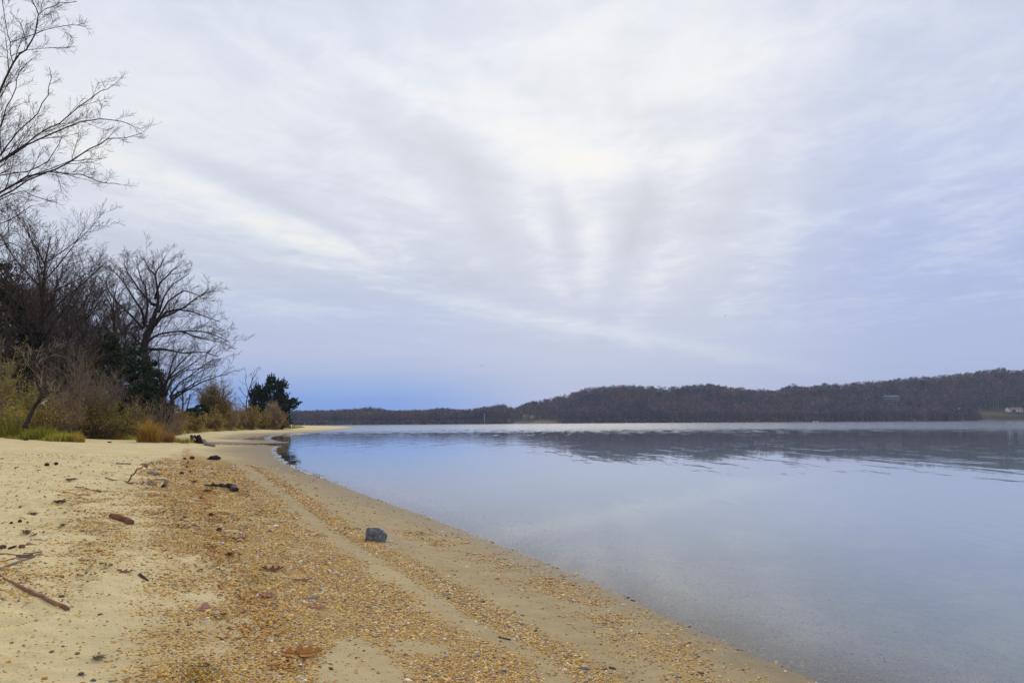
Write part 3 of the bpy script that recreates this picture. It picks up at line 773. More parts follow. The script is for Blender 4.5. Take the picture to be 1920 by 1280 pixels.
# leaning old trunk at the edge of the grass
rt = random.Random(41); D = 43.5
x, y = at_dist(49, D)
T0 = [px_limb([(47, 802), (52, 790), (60, 772), (68, 757), (77, 744)], D, .125, .09, 0, rt)]
LL = [px_limb([(77, 744), (86, 741), (95, 736), (104, 732), (113, 733)], D, .09, .04, -.3, rt), px_limb([(77, 744), (74, 728), (69, 712), (66, 692), (67, 670), (62, 652)], D, .10, .03, .6, rt),
      px_limb([(74, 728), (84, 727), (92, 724)], D, .04, .02, .2, rt), px_limb([(66, 695), (58, 680), (50, 668)], D, .04, .02, .4, rt), px_limb([(67, 680), (78, 668), (92, 662), (104, 652)], D, .04, .018, -.5, rt)]
sn = build_tree('leaning_snag', 'crooked leaning dead trunk rising from the green grass at the far left', 'tree', T0, LL, rt, mx=4, dens=1.9, rmin=.008, base=(x, y, hz(x, y)), mats=(M_bark, M_twig2))
q, r_ = px_limb([(80, 758), (84, 753), (87, 750)], D - .25, .06, .035, 0, rt)
V, F = tube([(a[0] - x, a[1] - y, a[2] - hz(x, y)) for a in q], r_, 7, .1)
obj('broken_stub', mesh('broken_stub', V, F), simple('fresh_wood', (.42, .36, .28), (.6, .54, .45), 8), sn)

# ------------------------------------------------------------------ shrubs, cedars and grass
def col_pick(pal, n, rs_, jit=.18):
    P_ = np.array(pal)[rs_.integers(0, len(pal), n)]
    return np.clip(P_ * (1 + rs_.normal(0, jit, (n, 1))), .003, .9)
def leaf_quads(C, size, rs_, elong=1.6, flat_=0.0, dirs=None):
    """small leaf quads at centres C"""
    n = len(C)
    a = rs_.normal(size=(n, 3)) if dirs is None else dirs + rs_.normal(size=(n, 3)) * .45
    a[:, 2] *= (1 - flat_); a /= np.linalg.norm(a, axis=1)[:, None]
    b = np.cross(a, rs_.normal(size=(n, 3))); b /= np.linalg.norm(b, axis=1)[:, None] + 1e-9
    s_ = size * rs_.uniform(.6, 1.3, (n, 1))
    V = np.stack([C - a * s_ * elong * .5, C + b * s_ * .5, C + a * s_ * elong * .5, C - b * s_ * .5], 1)
    F = np.arange(n * 4).reshape(n, 4)
    return V.reshape(-1, 3), F
def quad_col(colr): return np.concatenate([np.repeat(colr, 4, 0), np.ones((len(colr) * 4, 1))], 1)

def shrub(name, label, px, dist, top_py, wid, seed, kind, group=None, depth=None, dens=1.0):
    rs_ = np.random.default_rng(seed); rd = random.Random(seed)
    x, y = at_dist(px, dist); z = hz(x, y)
    H = CAMZ + (yhor(px) - top_py) / FPX * dist - z
    root = bpy.data.objects.new(name, None); col.objects.link(root); root.location = (x, y, z - .05)
    tag(root, label, {'evergreen': 'evergreen tree', 'cedar': 'evergreen tree'}.get(kind, 'shrub'), group)
    W = wid / 2; Dp = (depth or wid) / 2
    nst = {'evergreen': 7, 'cedar': 9, 'ivy': 6}.get(kind, int(20 + wid * 7))
    S, tips = [], []
    for k in range(nst):
        a = rd.uniform(0, 6.283); r0 = rd.uniform(0, .35) if nst > 12 else rd.uniform(0, .15)
        ex, ey = math.cos(a) * W, math.sin(a) * Dp; rr_ = math.sqrt(rd.random())
        topz = H * (1 - .45 * rr_ ** 2) * rd.uniform(.5, 1.0) ** (1.0 if kind not in ('tangle', 'twiggy') else 1.3) * (1 + .12 * math.sin(3 * a + seed))
        p0 = (ex * r0, ey * r0, 0); p1 = (ex * rr_ * .92, ey * rr_ * .92, topz)
        n = 5; pts, rs2 = [], []
        b = rd.uniform(.0, .35)
        for i in range(n + 1):
            t = i / n
            pts.append(tuple(p0[j] + (p1[j] - p0[j]) * (t ** (1 + b) if j < 2 else t ** (1 - b * .5)) + rd.gauss(0, .05) * H * .3 * t for j in range(3)))
            rs2.append((.028 if kind in ('twiggy', 'olive', 'yellow', 'tangle') else .06) * (1 - .75 * t) * (H / 4) ** .5 + .004)
        for i in range(n): S.append(pts[i] + pts[i + 1] + (rs2[i], rs2[i + 1]))
        sub = []
        L = sum(math.dist(pts[i], pts[i + 1]) for i in range(n))
        twigs_along(sub, pts, rs2, L, 2, 4 if kind != 'tangle' else 4, rd, .06, .22, {'twiggy': 3.0, 'olive': 2.6, 'yellow': 2.4, 'tangle': 3.6}.get(kind, 1.8) * dens, .006 if dist < 80 else .010, None, (.4, 1.0), .2)
        S += sub; tips += [q[3:6] for q in sub]
    V, F = prisms(S)
    obj('stems', mesh('stems', V, F), {'twiggy': M_twig2, 'tangle': M_twig2, 'olive': M_twig3, 'yellow': M_twig2}.get(kind, M_twig), root)
    T = np.array(tips)
    pal = {'evergreen': [(.024, .044, .018), (.036, .060, .022), (.016, .030, .014), (.05, .065, .024)],
           'cedar': [(.022, .042, .028), (.034, .058, .036), (.014, .028, .020), (.045, .062, .034)],
           'ivy': [(.020, .022, .014), (.028, .030, .016), (.014, .014, .010)],
           'olive': [(.34, .28, .06), (.44, .32, .065), (.28, .18, .055), (.50, .35, .07)],
           'yellow': [(.40, .36, .04), (.52, .42, .05), (.28, .26, .04), (.58, .42, .06)],
           'twiggy': [(.40, .23, .08), (.34, .22, .08), (.48, .30, .09), (.30, .25, .065)],
           'tangle': [(.12, .08, .05), (.10, .09, .035)]}[kind]
    n = {'evergreen': 9000, 'cedar': 9000, 'ivy': 5000, 'olive': 3600, 'yellow': 5200, 'twiggy': 2600, 'tangle': 700}[kind]
    n = int(n * dens * (wid * H / 16) ** .6)
    if kind in ('evergreen', 'cedar', 'ivy'):
        # foliage hangs in clumps on the branch ends, with gaps between
        nc = int((150 if kind == 'cedar' else 90) * (wid * H / 20) ** .7)
        u = rs_.normal(size=(nc, 3)); u /= np.linalg.norm(u, axis=1)[:, None]
        rad = rs_.uniform(.35, 1.0, (nc, 1)) ** .5
        C = u * rad * np.array([W, Dp, H * .5]) + np.array([0, 0, H * .52])
        if kind == 'cedar': # pointed, ragged outline
            C[:, 0] += .25 * W * np.sin(C[:, 2] * 1.7)
        C[:, :2] *= (1.12 - .5 * np.clip(C[:, 2:3] / H, 0, 1) ** 2)
        idx = rs_.integers(0, nc, n)
        cs = rs_.uniform(.2, .5, nc) * (H / 7) ** .5 * (.8 if kind == 'cedar' else 1)
        off = rs_.normal(size=(n, 3)) * cs[idx][:, None] * np.array([.62, .62, .34])
        pts = C[idx] + off
        if kind == 'cedar':
            k2 = n // 3; sp = rs_.integers(0, nc, k2); tt = rs_.uniform(0, 1, (k2, 1))
            outw = C[sp] - np.array([0, 0, H * .3]); outw /= np.linalg.norm(outw, axis=1)[:, None] + 1e-6
            pts[:k2] = C[sp] + outw * tt * .9 + rs_.normal(size=(k2, 3)) * .10 * (1.15 - tt)
        tone = 1 + rs_.normal(0, .22, nc)[idx][:, None]
        pts[:, 2] = np.maximum(pts[:, 2], .1)
        colr = np.clip(col_pick(pal, n, rs_) * tone, .004, .5)
        V, F = leaf_quads(pts, .11 if dist < 80 else .17, rs_, 1.7)
    else:
        idx = rs_.integers(0, len(T), n)
        pts = T[idx] + rs_.normal(size=(n, 3)) * .09
        colr = col_pick(pal, n, rs_)
        V, F = leaf_quads(pts, .05 if dist < 80 else .085, rs_, 1.8)
    obj('foliage', mesh('foliage', V, F, False, {'col': ('FLOAT_COLOR', 'POINT', quad_col(colr))}), M_leaf, root)
    return root
GX = [(24, 45.5, 752, 2.6, 'yellow', 'low yellow-green bush at the foot of the yellow shrubs, far left'), (92, 45.5, 748, 2.2, 'olive', 'olive bush right behind the green grass mound'), (178, 53.5, 752, 2.8, 'olive', 'low olive bush above the bare sand, between two brown ones'),
      (215, 54.5, 760, 2.6, 'yellow', 'low golden bush left of the golden grass clump'), (256, 53, 756, 2.4, 'olive', 'low olive bush right behind the golden grass clump'), (262, 55, 728, 2.6, 'tangle', 'tangle of pale leafless twigs over the dark evergreen by the oak'),
      (180, 56, 690, 3.6, 'tangle', 'tangle of pale leafless twigs between the olive bush and the oak'), (70, 53, 668, 4.2, 'tangle', 'tangle of grey twigs just right of the leaning snag'), (330, 72, 748, 2.8, 'twiggy', 'brown bush at the right foot of the leaning tree')]
GE = 'dark evergreens at the front of the wood'; GB = 'brush between the wood and the sand'
shrub('holly_tree', 'tall ivy-dark evergreen mass at the left edge of the picture', 0, 52, 500, 4.2, 101, 'ivy', GE)
shrub('holly_tree', 'dark evergreen behind the yellow shrubs near the left edge', 40, 58, 640, 4.6, 102, 'evergreen', GE)
shrub('holly_tree', 'dark evergreen behind the tangle of grey twigs', 92, 60, 632, 4.6, 103, 'evergreen', GE)
shrub('holly_tree', 'dark evergreen below the slim bare trees', 145, 66, 660, 4.8, 104, 'evergreen', GE)
shrub('holly_tree', 'dark evergreen left of the oak trunk, with bare brush in front', 205, 63, 628, 4.0, 105, 'evergreen', GE, dens=.7)
shrub('holly_tree', 'dark evergreen right in front of the oak trunk', 248, 60, 640, 3.2, 106, 'evergreen', GE, dens=.7)
shrub('holly_tree', 'narrow dark evergreen between the oak and the leaning tree', 284, 64, 668, 2.6, 107, 'evergreen', GE)
shrub('holly_tree', 'low dark evergreen below the others, above the golden grass', 262, 58, 720, 3.2, 116, 'evergreen', GE)
shrub('holly_tree', 'low dark evergreen just right of the leaning snag', 120, 62, 700, 5.0, 117, 'evergreen', GE)
shrub('brush_shrub', 'yellow-green shrub at the very left edge, taller one', 8, 48, 668, 2.6, 108, 'yellow', GB)
shrub('brush_shrub', 'bright yellow shrub behind the leaning snag', 52, 48.5, 716, 2.6, 109, 'yellow', GB)
shrub('brush_shrub', 'reddish brown shrub at the left edge below the yellow-green one', -12, 46, 735, 2.6, 110, 'twiggy', GB)
shrub('brush_shrub', 'wide tangle of pale grey leafless twigs in front of the evergreens', 140, 54, 655, 5.6, 111, 'tangle', GB)
shrub('brush_shrub', 'smaller tangle of pale twigs reaching right in front of the dark evergreens', 218, 58, 690, 3.6, 112, 'tangle', GB)
shrub('brush_shrub', 'brown bush with an olive top right of the leaning snag', 118, 50, 728, 3.0, 113, 'twiggy', GB)
shrub('brush_shrub', 'olive brown bush in the middle of the bank above bare sand', 158, 54, 726, 3.4, 114, 'olive', GB, dens=1.1)
shrub('brush_shrub', 'brown bush left of the golden grass clump', 198, 60, 735, 3.2, 115, 'twiggy', GB)
shrub('brush_shrub', 'low brown bush directly behind the golden grass clump', 236, 60, 745, 3.4, 118, 'twiggy', GB)
shrub('brush_shrub', 'pale stemmed bush at the foot of the leaning tree', 308, 57, 752, 2.2, 119, 'tangle', GB, dens=.8)
shrub('brush_shrub', 'olive bush between the leaning tree and the young dark tree', 332, 76, 772, 3.0, 120, 'olive', GB)
shrub('brush_shrub', 'dark green low bush left of the big round thicket', 358, 92, 766, 3.2, 121, 'evergreen', GB, dens=.35)
shrub('brush_shrub', 'olive bush in front of the dark green low bush', 366, 88, 772, 3.4, 141, 'olive', GB)
shrub('brush_shrub', 'low brown bush at the right foot of the big round thicket', 426, 116, 760, 3.8, 142, 'twiggy', GB, dens=1.4)
shrub('brush_shrub', 'low olive brush at the front of the big round thicket', 398, 104, 772, 4.4, 143, 'olive', GB, dens=1.2)
shrub('brush_shrub', 'low brush filling the foot of the dark cedar', 494, 138, 772, 4.6, 144, 'olive', GB, dens=1.2)
shrub('brush_shrub', 'big round brown thicket on the beach ridge, left of the slender bare tree', 402, 112, 721, 5.6, 122, 'olive', GB, dens=1.9)
shrub('brush_shrub', 'low green shrub at the left foot of the big round thicket', 378, 108, 760, 4.0, 123, 'evergreen', GB, dens=.5)
shrub('brush_shrub', 'rust coloured bush between the thicket and the dark cedar', 446, 124, 757, 3.4, 124, 'twiggy', GB, dens=1.5)
shrub('brush_shrub', 'olive bush in front of the dark cedar', 472, 128, 764, 3.6, 125, 'olive', GB, dens=1.4)
shrub('brush_shrub', 'grey brown bush at the right foot of the dark cedar', 516, 142, 757, 4.4, 126, 'twiggy', GB, dens=1.6)
shrub('cedar_tree', 'ragged dark cedar at the end of the wooded point', 512, 150, 708, 7.4, 127, 'cedar', None, dens=1.3)
shrub('cedar_tree', 'lower dark cedar shoulder reaching right towards the water at the end of the point', 529, 152, 738, 2.8, 128, 'cedar', None, dens=.9)
shrub('cedar_tree', 'low greyish cedar at the left side of the ragged dark cedar', 482, 150, 726, 3.2, 129, 'cedar', None, dens=.9)

for i, (px, dist, tp, wd, kd, lab) in enumerate(GX): shrub('brush_shrub', lab, px, dist, tp, wd, 500 + i, kd, GB, dens={'tangle': .45}.get(kd, 1))
BACK = 'brush filling the wood behind the front bushes'
for i, (px, dist, tp, lab) in enumerate([(-40, 74, 745, 'dark brush beyond the left edge of the wood'), (20, 76, 742, 'dark brush deep in the wood behind the yellow shrubs'), (80, 80, 740, 'dark brush deep in the wood behind the leaning snag'),
        (135, 82, 744, 'dark brush deep in the wood behind the pale twig tangle'), (172, 80, 752, 'dark brush showing in the gap between the olive bush and the brown bush'), (200, 84, 742, 'dark brush behind the brown bush left of the golden grass'),
        (245, 86, 740, 'dark brush behind the oak trunk'), (292, 88, 745, 'dark brush seen between the oak and the leaning tree')]):
    shrub('thicket_shrub', lab, px, dist, tp, 5.6, 300 + i, 'ivy' if i % 2 else 'evergreen', BACK, dens=.8)
# grass
def blades(P_, hgt, wid, rs_, pal, lean=.5, jit=.22):
    n = len(P_); a = rs_.uniform(0, 6.283, n); h = hgt * rs_.uniform(.25, 1.0, n) ** 1.2 * np.clip(1 + 1.3 * fbm(P_[:, 0] + 3, P_[:, 1], 1.3, 2, 9), .35, 1.8)
    la = rs_.uniform(0, 6.283, n); lm = rs_.uniform(0, lean, n) * h
    dx = np.stack([np.cos(a), np.sin(a), np.zeros(n)], 1) * wid * .5
    mid = P_ + np.stack([np.cos(la) * lm * .35, np.sin(la) * lm * .35, h * .6], 1)
    tip = P_ + np.stack([np.cos(la) * lm, np.sin(la) * lm, h * (1 - .25 * lm / np.maximum(h, .01))], 1)
    V = np.stack([P_ - dx, P_ + dx, mid + dx * .7, mid - dx * .7, tip + dx * .12, tip - dx * .12], 1).reshape(-1, 3)
    b_ = (np.arange(n) * 6)[:, None]
    F = np.concatenate([b_ + np.array([[0, 1, 2, 3]]), b_ + np.array([[3, 2, 4, 5]])])
    c = col_pick(pal, n, rs_, jit)
    C = np.concatenate([np.repeat(c, 6, 0), np.ones((n * 6, 1))], 1)
    return V, F, C
G_GREEN = [(.24, .24, .03), (.34, .31, .035), (.42, .36, .045), (.15, .17, .03)]
G_YEL = [(.48, .41, .06), (.56, .44, .07), (.40, .37, .06), (.34, .33, .05)]
G_ORG = [(.42, .22, .04), (.48, .28, .06), (.36, .18, .04), (.30, .15, .04)]
G_BRN = [(.20, .12, .06), (.28, .19, .10), (.14, .09, .05)]
rs_ = np.random.default_rng(77)
def strip(n, px0, px1, d0f, back, pals, hgt, wid, seed, lean=.7):
    """blades scattered behind the vegetation edge between two bearings"""
    px = rs_.uniform(px0, px1, n); o_ = back * rs_.random(n) ** 1.3
    vx = np.array([(p / q[1] * 0) for p, q in zip([], [])])
    dd = d0f(px) + o_
    x = (px - 960) / FPX * dd; y = dd
    f = fields(x, y); z = height(x, y, f)
    keep = f[1] > -.35 + .5 * fbm(x, y, .9, 2, 5)
    P_ = np.stack([x, y, z - .02], 1)[keep]
    cl_ = fbm(P_[:, 0], P_[:, 1], .55, 3, seed)
    out = []
    q = np.digitize(cl_, [-.12, .08, .26])
    for i in range(4):
        s_ = P_[q == i]
        if len(s_): out.append(blades(s_, hgt * (.7 + .35 * i * .5), wid, rs_, pals[i % len(pals)], lean))
    return out
vegpx = np.array([[960 + FPX * a / b, b] for a, b in VEG if b > 17 and a / b > -1.2 and b < 200][1:])
vegpx = vegpx[np.argsort(vegpx[:, 0])]
edge = lambda px: np.interp(px, vegpx[:, 0], vegpx[:, 1])
G = []
G += strip(15000, -300, 160, edge, 5, [G_YEL, G_GREEN, G_YEL, G_ORG], .42, .026, 1)
G += strip(9000, 160, 270, lambda p: edge(p) * 1.0, 9, [G_YEL, G_GREEN, G_ORG, G_YEL], .40, .032, 2)
G += strip(7000, 255, 340, lambda p: edge(p), 8, [G_YEL, G_ORG, G_BRN, G_GREEN], .34, .028, 3)
G += strip(9000, 320, 420, lambda p: edge(p), 14, [G_GREEN, G_YEL, G_BRN, G_YEL], .34, .045, 4)
G += strip(9000, 400, 585, lambda p: edge(p), 22, [G_YEL, G_GREEN, G_BRN, G_YEL], .36, .07, 5)
o_ = 0; Vs, Fs, Cs = [], [], []
for V, F, C in G: Vs.append(V); Fs.append(F + o_); Cs.append(C); o_ += len(V)
g = obj('bank_grass', mesh('bank_grass', np.concatenate(Vs), np.concatenate(Fs), False, {'col': ('FLOAT_COLOR', 'POINT', np.concatenate(Cs))}), M_grass)
tag(g, 'yellow and green grass growing along the foot of the brush', 'grass', kind='stuff')
def clump(label, px, dist, n, rad, hgt, wid, pal, seed, lean=.45, group='grass clumps at the edge of the sand', name='grass_clump'):
    r2 = np.random.default_rng(seed); x, y = at_dist(px, dist); z = hz(x, y)
    a = r2.uniform(0, 6.283, n); q = rad * np.sqrt(r2.random(n))
    P_ = np.stack([q * np.cos(a), q * np.sin(a) * .8, np.zeros(n) - .03], 1)
    V, F, C = blades(P_, hgt, wid, r2, pal, lean)
    o = obj(name, mesh(name, V, F, False, {'col': ('FLOAT_COLOR', 'POINT', C)}), M_grass, None, (x, y, z))
    return tag(o, label, 'grass clump', group)
clump('tall golden orange clump of grass beside the grey log', 283, 47.5, 1500, .66, 1.15, .03, G_ORG + G_YEL[:1], 1, 1.1)
clump('loose amber grass right of the tall golden clump', 306, 49, 900, .8, .62, .03, G_ORG + G_BRN, 2, .7)
clump('orange tipped end of the green grass mound, beside bare sand', 143, 42.6, 900, .55, .42, .025, G_ORG + G_YEL, 3, .7)
clump('green mound of grass at the foot of the leaning snag', 62, 43, 2200, 1.3, .55, .025, G_GREEN, 4, .8)
clump('dark green grass mound at the left edge of the picture', 12, 45, 2200, 1.5, .7, .025, G_GREEN, 5, .8)
clump('yellow-green grass patch right of the green mound', 104, 42.2, 1400, .9, .40, .025, G_GREEN + G_YEL, 6, .8)
clump('bright yellow grass patch behind the grey log', 240, 56, 1500, 1.5, .55, .03, G_YEL, 7, .7)
clump('low tan and brown grass tongue right of the golden clump', 338, 50.5, 900, .9, .28, .03, G_BRN + G_YEL, 8, .9)

# ------------------------------------------------------------------ the wood on the far shore
def far_tree(rd, H, wid, conifer=False, nsl=58, round_=1.0):
    """a small bare tree for the far shore: trunk, limbs and sprays of twigs (triangles)"""
    V, K = [], []
    def prism(p0, p1, r0, r1, k):
        for j in range(3):
            a0, a1 = j * 2.094, (j + 1) * 2.094
            q = [(p0[0] + math.cos(a0) * r0, p0[1] + math.sin(a0) * r0, p0[2]), (p0[0] + math.cos(a1) * r0, p0[1] + math.sin(a1) * r0, p0[2]), (p1[0] + math.cos(a0) * r1, p1[1] + math.sin(a0) * r1, p1[2])]
            V.extend(q); K.extend([k] * 3)
    prism((0, 0, -.5), (rd.uniform(-.5, .5), 0, H * .72), .30 * H / 18, .08, 1)
    if conifer:
        for i in range(nsl):
            t = rd.random(); h = H * (.12 + .86 * t); a = rd.uniform(0, 6.283); L = wid * .5 * (1.05 - t) * rd.uniform(.6, 1.1)
            c, s = math.cos(a), math.sin(a)
            V.extend([(0, 0, h + .3), (c * L - s * .7, s * L + c * .7, h - .5), (c * L + s * .7, s * L - c * .7, h - .3)]); K.extend([2] * 3)
        return V, K
    nl = 7
    limbs = []
    for i in range(nl):
        a = i * 2.4 + rd.uniform(-.4, .4); h0 = H * rd.uniform(.2, .5); e = rd.uniform(.5, 1.2)
        L = wid * .5 / max(.35, math.cos(e)) * .8
        L = min(L, (H * .95 - h0) / math.sin(e))
        p1 = (math.cos(a) * math.cos(e) * L, math.sin(a) * math.cos(e) * L, h0 + math.sin(e) * L)
        prism((0, 0, h0), p1, .13, .04, 0); limbs.append(((0, 0, h0), p1))
    for i in range(nsl):
        if i % 2:
            th, sp_ = rd.uniform(0, 6.283), rd.uniform(-.35, 1.0); cp = math.sqrt(max(0, 1 - sp_ * sp_)); q0 = rd.uniform(.45, .8)
            rx, rz = wid * .5, H * .36; cz = H * .62
            p = (math.cos(th) * cp * rx * q0, math.sin(th) * cp * rx * q0, cz + sp_ * rz * q0); q1 = q0 + rd.uniform(.15, .28)
            q = (math.cos(th) * cp * rx * q1, math.sin(th) * cp * rx * q1, cz + sp_ * rz * q1); s = rd.uniform(.45, 1.0)
            V.extend([p, (q[0] - math.sin(th) * s, q[1] + math.cos(th) * s, q[2] + rd.uniform(-.3, .3)), (q[0] + math.sin(th) * s, q[1] - math.cos(th) * s, q[2] + rd.uniform(-.3, .3))]); K.extend([0] * 3); continue
        a, b = limbs[rd.randrange(nl)]; t = rd.uniform(.3, 1.0)
        p = [a[j] + (b[j] - a[j]) * t for j in range(3)]; p[2] -= rd.random() ** 2 * 3
        th, ph = rd.uniform(0, 6.283), rd.uniform(-.5, .95)
        L = rd.uniform(.9, 2.1) * H / 18
        d = (math.cos(th) * math.cos(ph), math.sin(th) * math.cos(ph), math.sin(ph))
        q = [p[j] + d[j] * L for j in range(3)]
        s = rd.uniform(.3, .75)
        nx, ny = -math.sin(th) * s, math.cos(th) * s
        V.extend([tuple(p), (q[0] + nx, q[1] + ny, q[2] + rd.uniform(-.4, .4)), (q[0] - nx, q[1] - ny, q[2] + rd.uniform(-.4, .4))]); K.extend([0] * 3)
    return V, K
rd = random.Random(3)
TPL = [far_tree(rd, 18, rd.uniform(10, 13), False, 84) for _ in range(9)] + [far_tree(rd, 18, 6, True, 40) for _ in range(2)]
BUSH = []
for _ in range(4):
    V, K = [], []
    for i in range(34):
        th, ph, L = rd.uniform(0, 6.283), rd.uniform(.2, 1.5), rd.uniform(1.5, 3.2)
        d = (math.cos(th) * math.cos(ph), math.sin(th) * math.cos(ph), math.sin(ph)); s = rd.uniform(.2, .45)
        b = (rd.gauss(0, .7), rd.gauss(0, .7), -.2)
        V.extend([b, (b[0] + d[0] * L - math.sin(th) * s, b[1] + d[1] * L + math.cos(th) * s, b[2] + d[2] * L), (b[0] + d[0] * L + math.sin(th) * s, b[1] + d[1] * L - math.cos(th) * s, b[2] + d[2] * L - .3)]); K.extend([0] * 3)
    BUSH.append((V, K))
CLEAR = [(1650, 1692, 753, 1228), (1880, 1916, 774, 1196), (1832, 1960, 775, 1185), (960, 1048, 785.5, 1180), (1790, 1800, 771, 1194)]   # px0, px1, lowest row that must stay open, metres
def blocked(px, yy_, ztop):
    for a, b, row, dd in CLEAR:
        if a < px < b and yy_ < dd and yhor(px) - (ztop - CAMZ) * FPX / yy_ < row: return True
    return False
def scatter(n, px0, px1, f0, f1, tpl, smin, smax, palette, seed, conif=0.0, hmul=None):
    r2 = np.random.default_rng(seed); Vs, Cs = [], []
    px = r2.uniform(px0, px1, n); fo = f0 + (f1 - f0) * r2.random(n); yy_ = far_r0(px) + fo
    x, y, z = far_xyz(px, yy_)
    gap = np.clip(((yhor(px) - np.interp(px, skx, sky_)) / FPX * 1380) / 19.0, .75, 1.0)
    gn = fbm(px, fo * 1.5, .011, 3, 66)
    for i in range(n):
        s = r2.uniform(smin, smax) * (gap[i] if smax > .7 else 1)
        if blocked(px[i], yy_[i], z[i] + 18 * s * .9): continue
        if any(a < px[i] < b and c0 - 3 < fo[i] < c1 + 3 for a, b, c0, c1 in FIELDS): continue
        k = (r2.integers(len(tpl) - 2, len(tpl)) if r2.random() < conif else r2.integers(0, len(tpl) - 2)) if conif else r2.integers(0, len(tpl))
        V, K = tpl[k]; V = V if isinstance(V, np.ndarray) else np.array(V); K = np.array(K)
        a = r2.uniform(0, 6.283); c, sn_ = math.cos(a), math.sin(a)
        q = V * s * np.array([1, 1, 1]); q = np.stack([q[:, 0] * c - q[:, 1] * sn_ + x[i], q[:, 0] * sn_ + q[:, 1] * c + y[i], q[:, 2] + z[i]], 1)
        gi_ = int(np.clip((.5 + gn[i] * 1.1) * len(palette) + r2.normal(0, 1.0), 0, len(palette) - 1)); b = np.array(palette[gi_]) * np.exp(r2.normal(0, .28)) * 1.22 * np.array([1.05, .98, 1.0])
        trunk_c = np.array((.30, .27, .24)) * r2.uniform(.4, 1.4); con = np.array((.02, .035, .022))
        cc = np.where((K == 0)[:, None], b, np.where((K == 1)[:, None], trunk_c, con)) * r2.uniform(.8, 1.2, (len(K), 1))
        Vs.append(q); Cs.append(cc)
    return Vs, Cs
TPL = [(np.array(a), b) for a, b in TPL]; BUSH = [(np.array(a), b) for a, b in BUSH]
FP = [(.062, .048, .052), (.075, .056, .056), (.105, .086, .076), (.090, .074, .064), (.120, .072, .062), (.135, .078, .060), (.085, .080, .06)]
BP = [(.11, .055, .04), (.09, .05, .04), (.13, .075, .04), (.07, .045, .04), (.15, .09, .05)]
Vs, Cs = [], []
for args in [(8200, 360, 2150, 6, 330, TPL, .78, 1.18, FP, 1, .035), (900, 360, 2150, 2, 22, TPL, .7, 1.0, FP, 2, .04), (700, -600, 360, 6, 200, TPL, .9, 1.2, FP, 12, .03), (500, -2400, -600, 6, 200, TPL, .9, 1.2, FP, 3, .03), (500, 2350, 4200, 6, 250, TPL, .9, 1.2, FP, 4, .03)]:
    a, b = scatter(*args); Vs += a; Cs += b
Vf = np.concatenate(Vs); Cf = np.concatenate(Cs)
o = obj('woodland', mesh('woodland', Vf, np.arange(len(Vf)).reshape(-1, 3), False, {'col': ('FLOAT_COLOR', 'POINT', np.concatenate([Cf, np.ones((len(Cf), 1))], 1))}), M_far)
tag(o, 'bare purple-brown woodland covering the far shore and its hills', 'woodland', kind='stuff')
a3, b3 = scatter(2600, 900, 2200, 225, 330, BUSH, 2.2, 3.6, FP, 19)
a, b = scatter(1500, -600, 2350, 0.5, 14, BUSH, .7, 1.5, BP, 9); a2, b2 = scatter(900, 1560, 2350, 10, 60, BUSH, .9, 2.0, BP, 10)
Vf = np.concatenate(a + a2 + a3); Cf = np.concatenate(b + b2 + b3)
o = obj('shore_brush', mesh('shore_brush', Vf, np.arange(len(Vf)).reshape(-1, 3), False, {'col': ('FLOAT_COLOR', 'POINT', np.concatenate([Cf, np.ones((len(Cf), 1))], 1))}), M_far)
tag(o, 'rust brown brush along the far waterline', 'brush', kind='stuff')
# trees of the far shore that stand out against the sky
SK = [(696, 764, 'rounded bare tree standing above the low far shore, left part'), (828, 763, 'bare tree top above the low far shore, between the flagpole and the lone rounded tree'), (904, 762, 'round crowned tree above the flagpole on the far shore'),
      (942, 757, 'wide crowned bare tree on the far shore, right of the flagpole'), (990, 754, 'dense round tree where the far hill begins to rise'), (1102, 726, 'tree standing clear on the left shoulder of the far hill'),
      (1122, 727, 'second tree clear of the skyline on the left shoulder of the far hill'), (1168, 720, 'taller bare tree near the top of the first far hill'), (1327, 719, 'tree on the highest point of the first far hill'),
      (1467, 725, 'first tree right of the dip between the two far hills'), (1486, 718, 'tall tree just right of the dip between the two far hills'), (1545, 718, 'bare tree standing out on the left part of the second far hill'),
      (1740, 705, 'bare tree on the skyline above and right of the long house'), (1832, 695, 'bare tree on the skyline left of the tallest far tree'), (1877, 687, 'tallest bare tree on the far skyline, near the right edge')]
for i, (px, py, lab) in enumerate(SK):
    r2 = random.Random(200 + i); yy_ = float(far_r0(px)) + (225 if px > 1000 else 40)
    x, y, z = [float(v) for v in far_xyz(np.array([px]), np.array([yy_]))] if False else (float((px - 960) / FPX * yy_), yy_, float(far_h(np.array([float(px)]), np.array([yy_]))[0]))
    H = (CAMZ + (yhor(px) - py) / FPX * yy_) - z
    H = max(H, 12)
    V, K = far_tree(r2, H, H * r2.uniform(.6, .8), False, 130)
    V = np.array(V); K = np.array(K)
    root = bpy.data.objects.new('far_tree', None); col.objects.link(root); root.location = (x, y, z); tag(root, lab, 'tree', 'trees standing out on the far skyline')
    for nm_, kk, cc in (('trunk', 1, (.15, .13, .12, 1)), ('crown', 0, FP[i % len(FP)] + (1,))):
        q = V[K == kk]; obj(nm_, mesh(nm_, q, np.arange(len(q)).reshape(-1, 3), False, {'col': ('FLOAT_COLOR', 'POINT', np.tile(cc, (len(q), 1)))}), M_far, root)

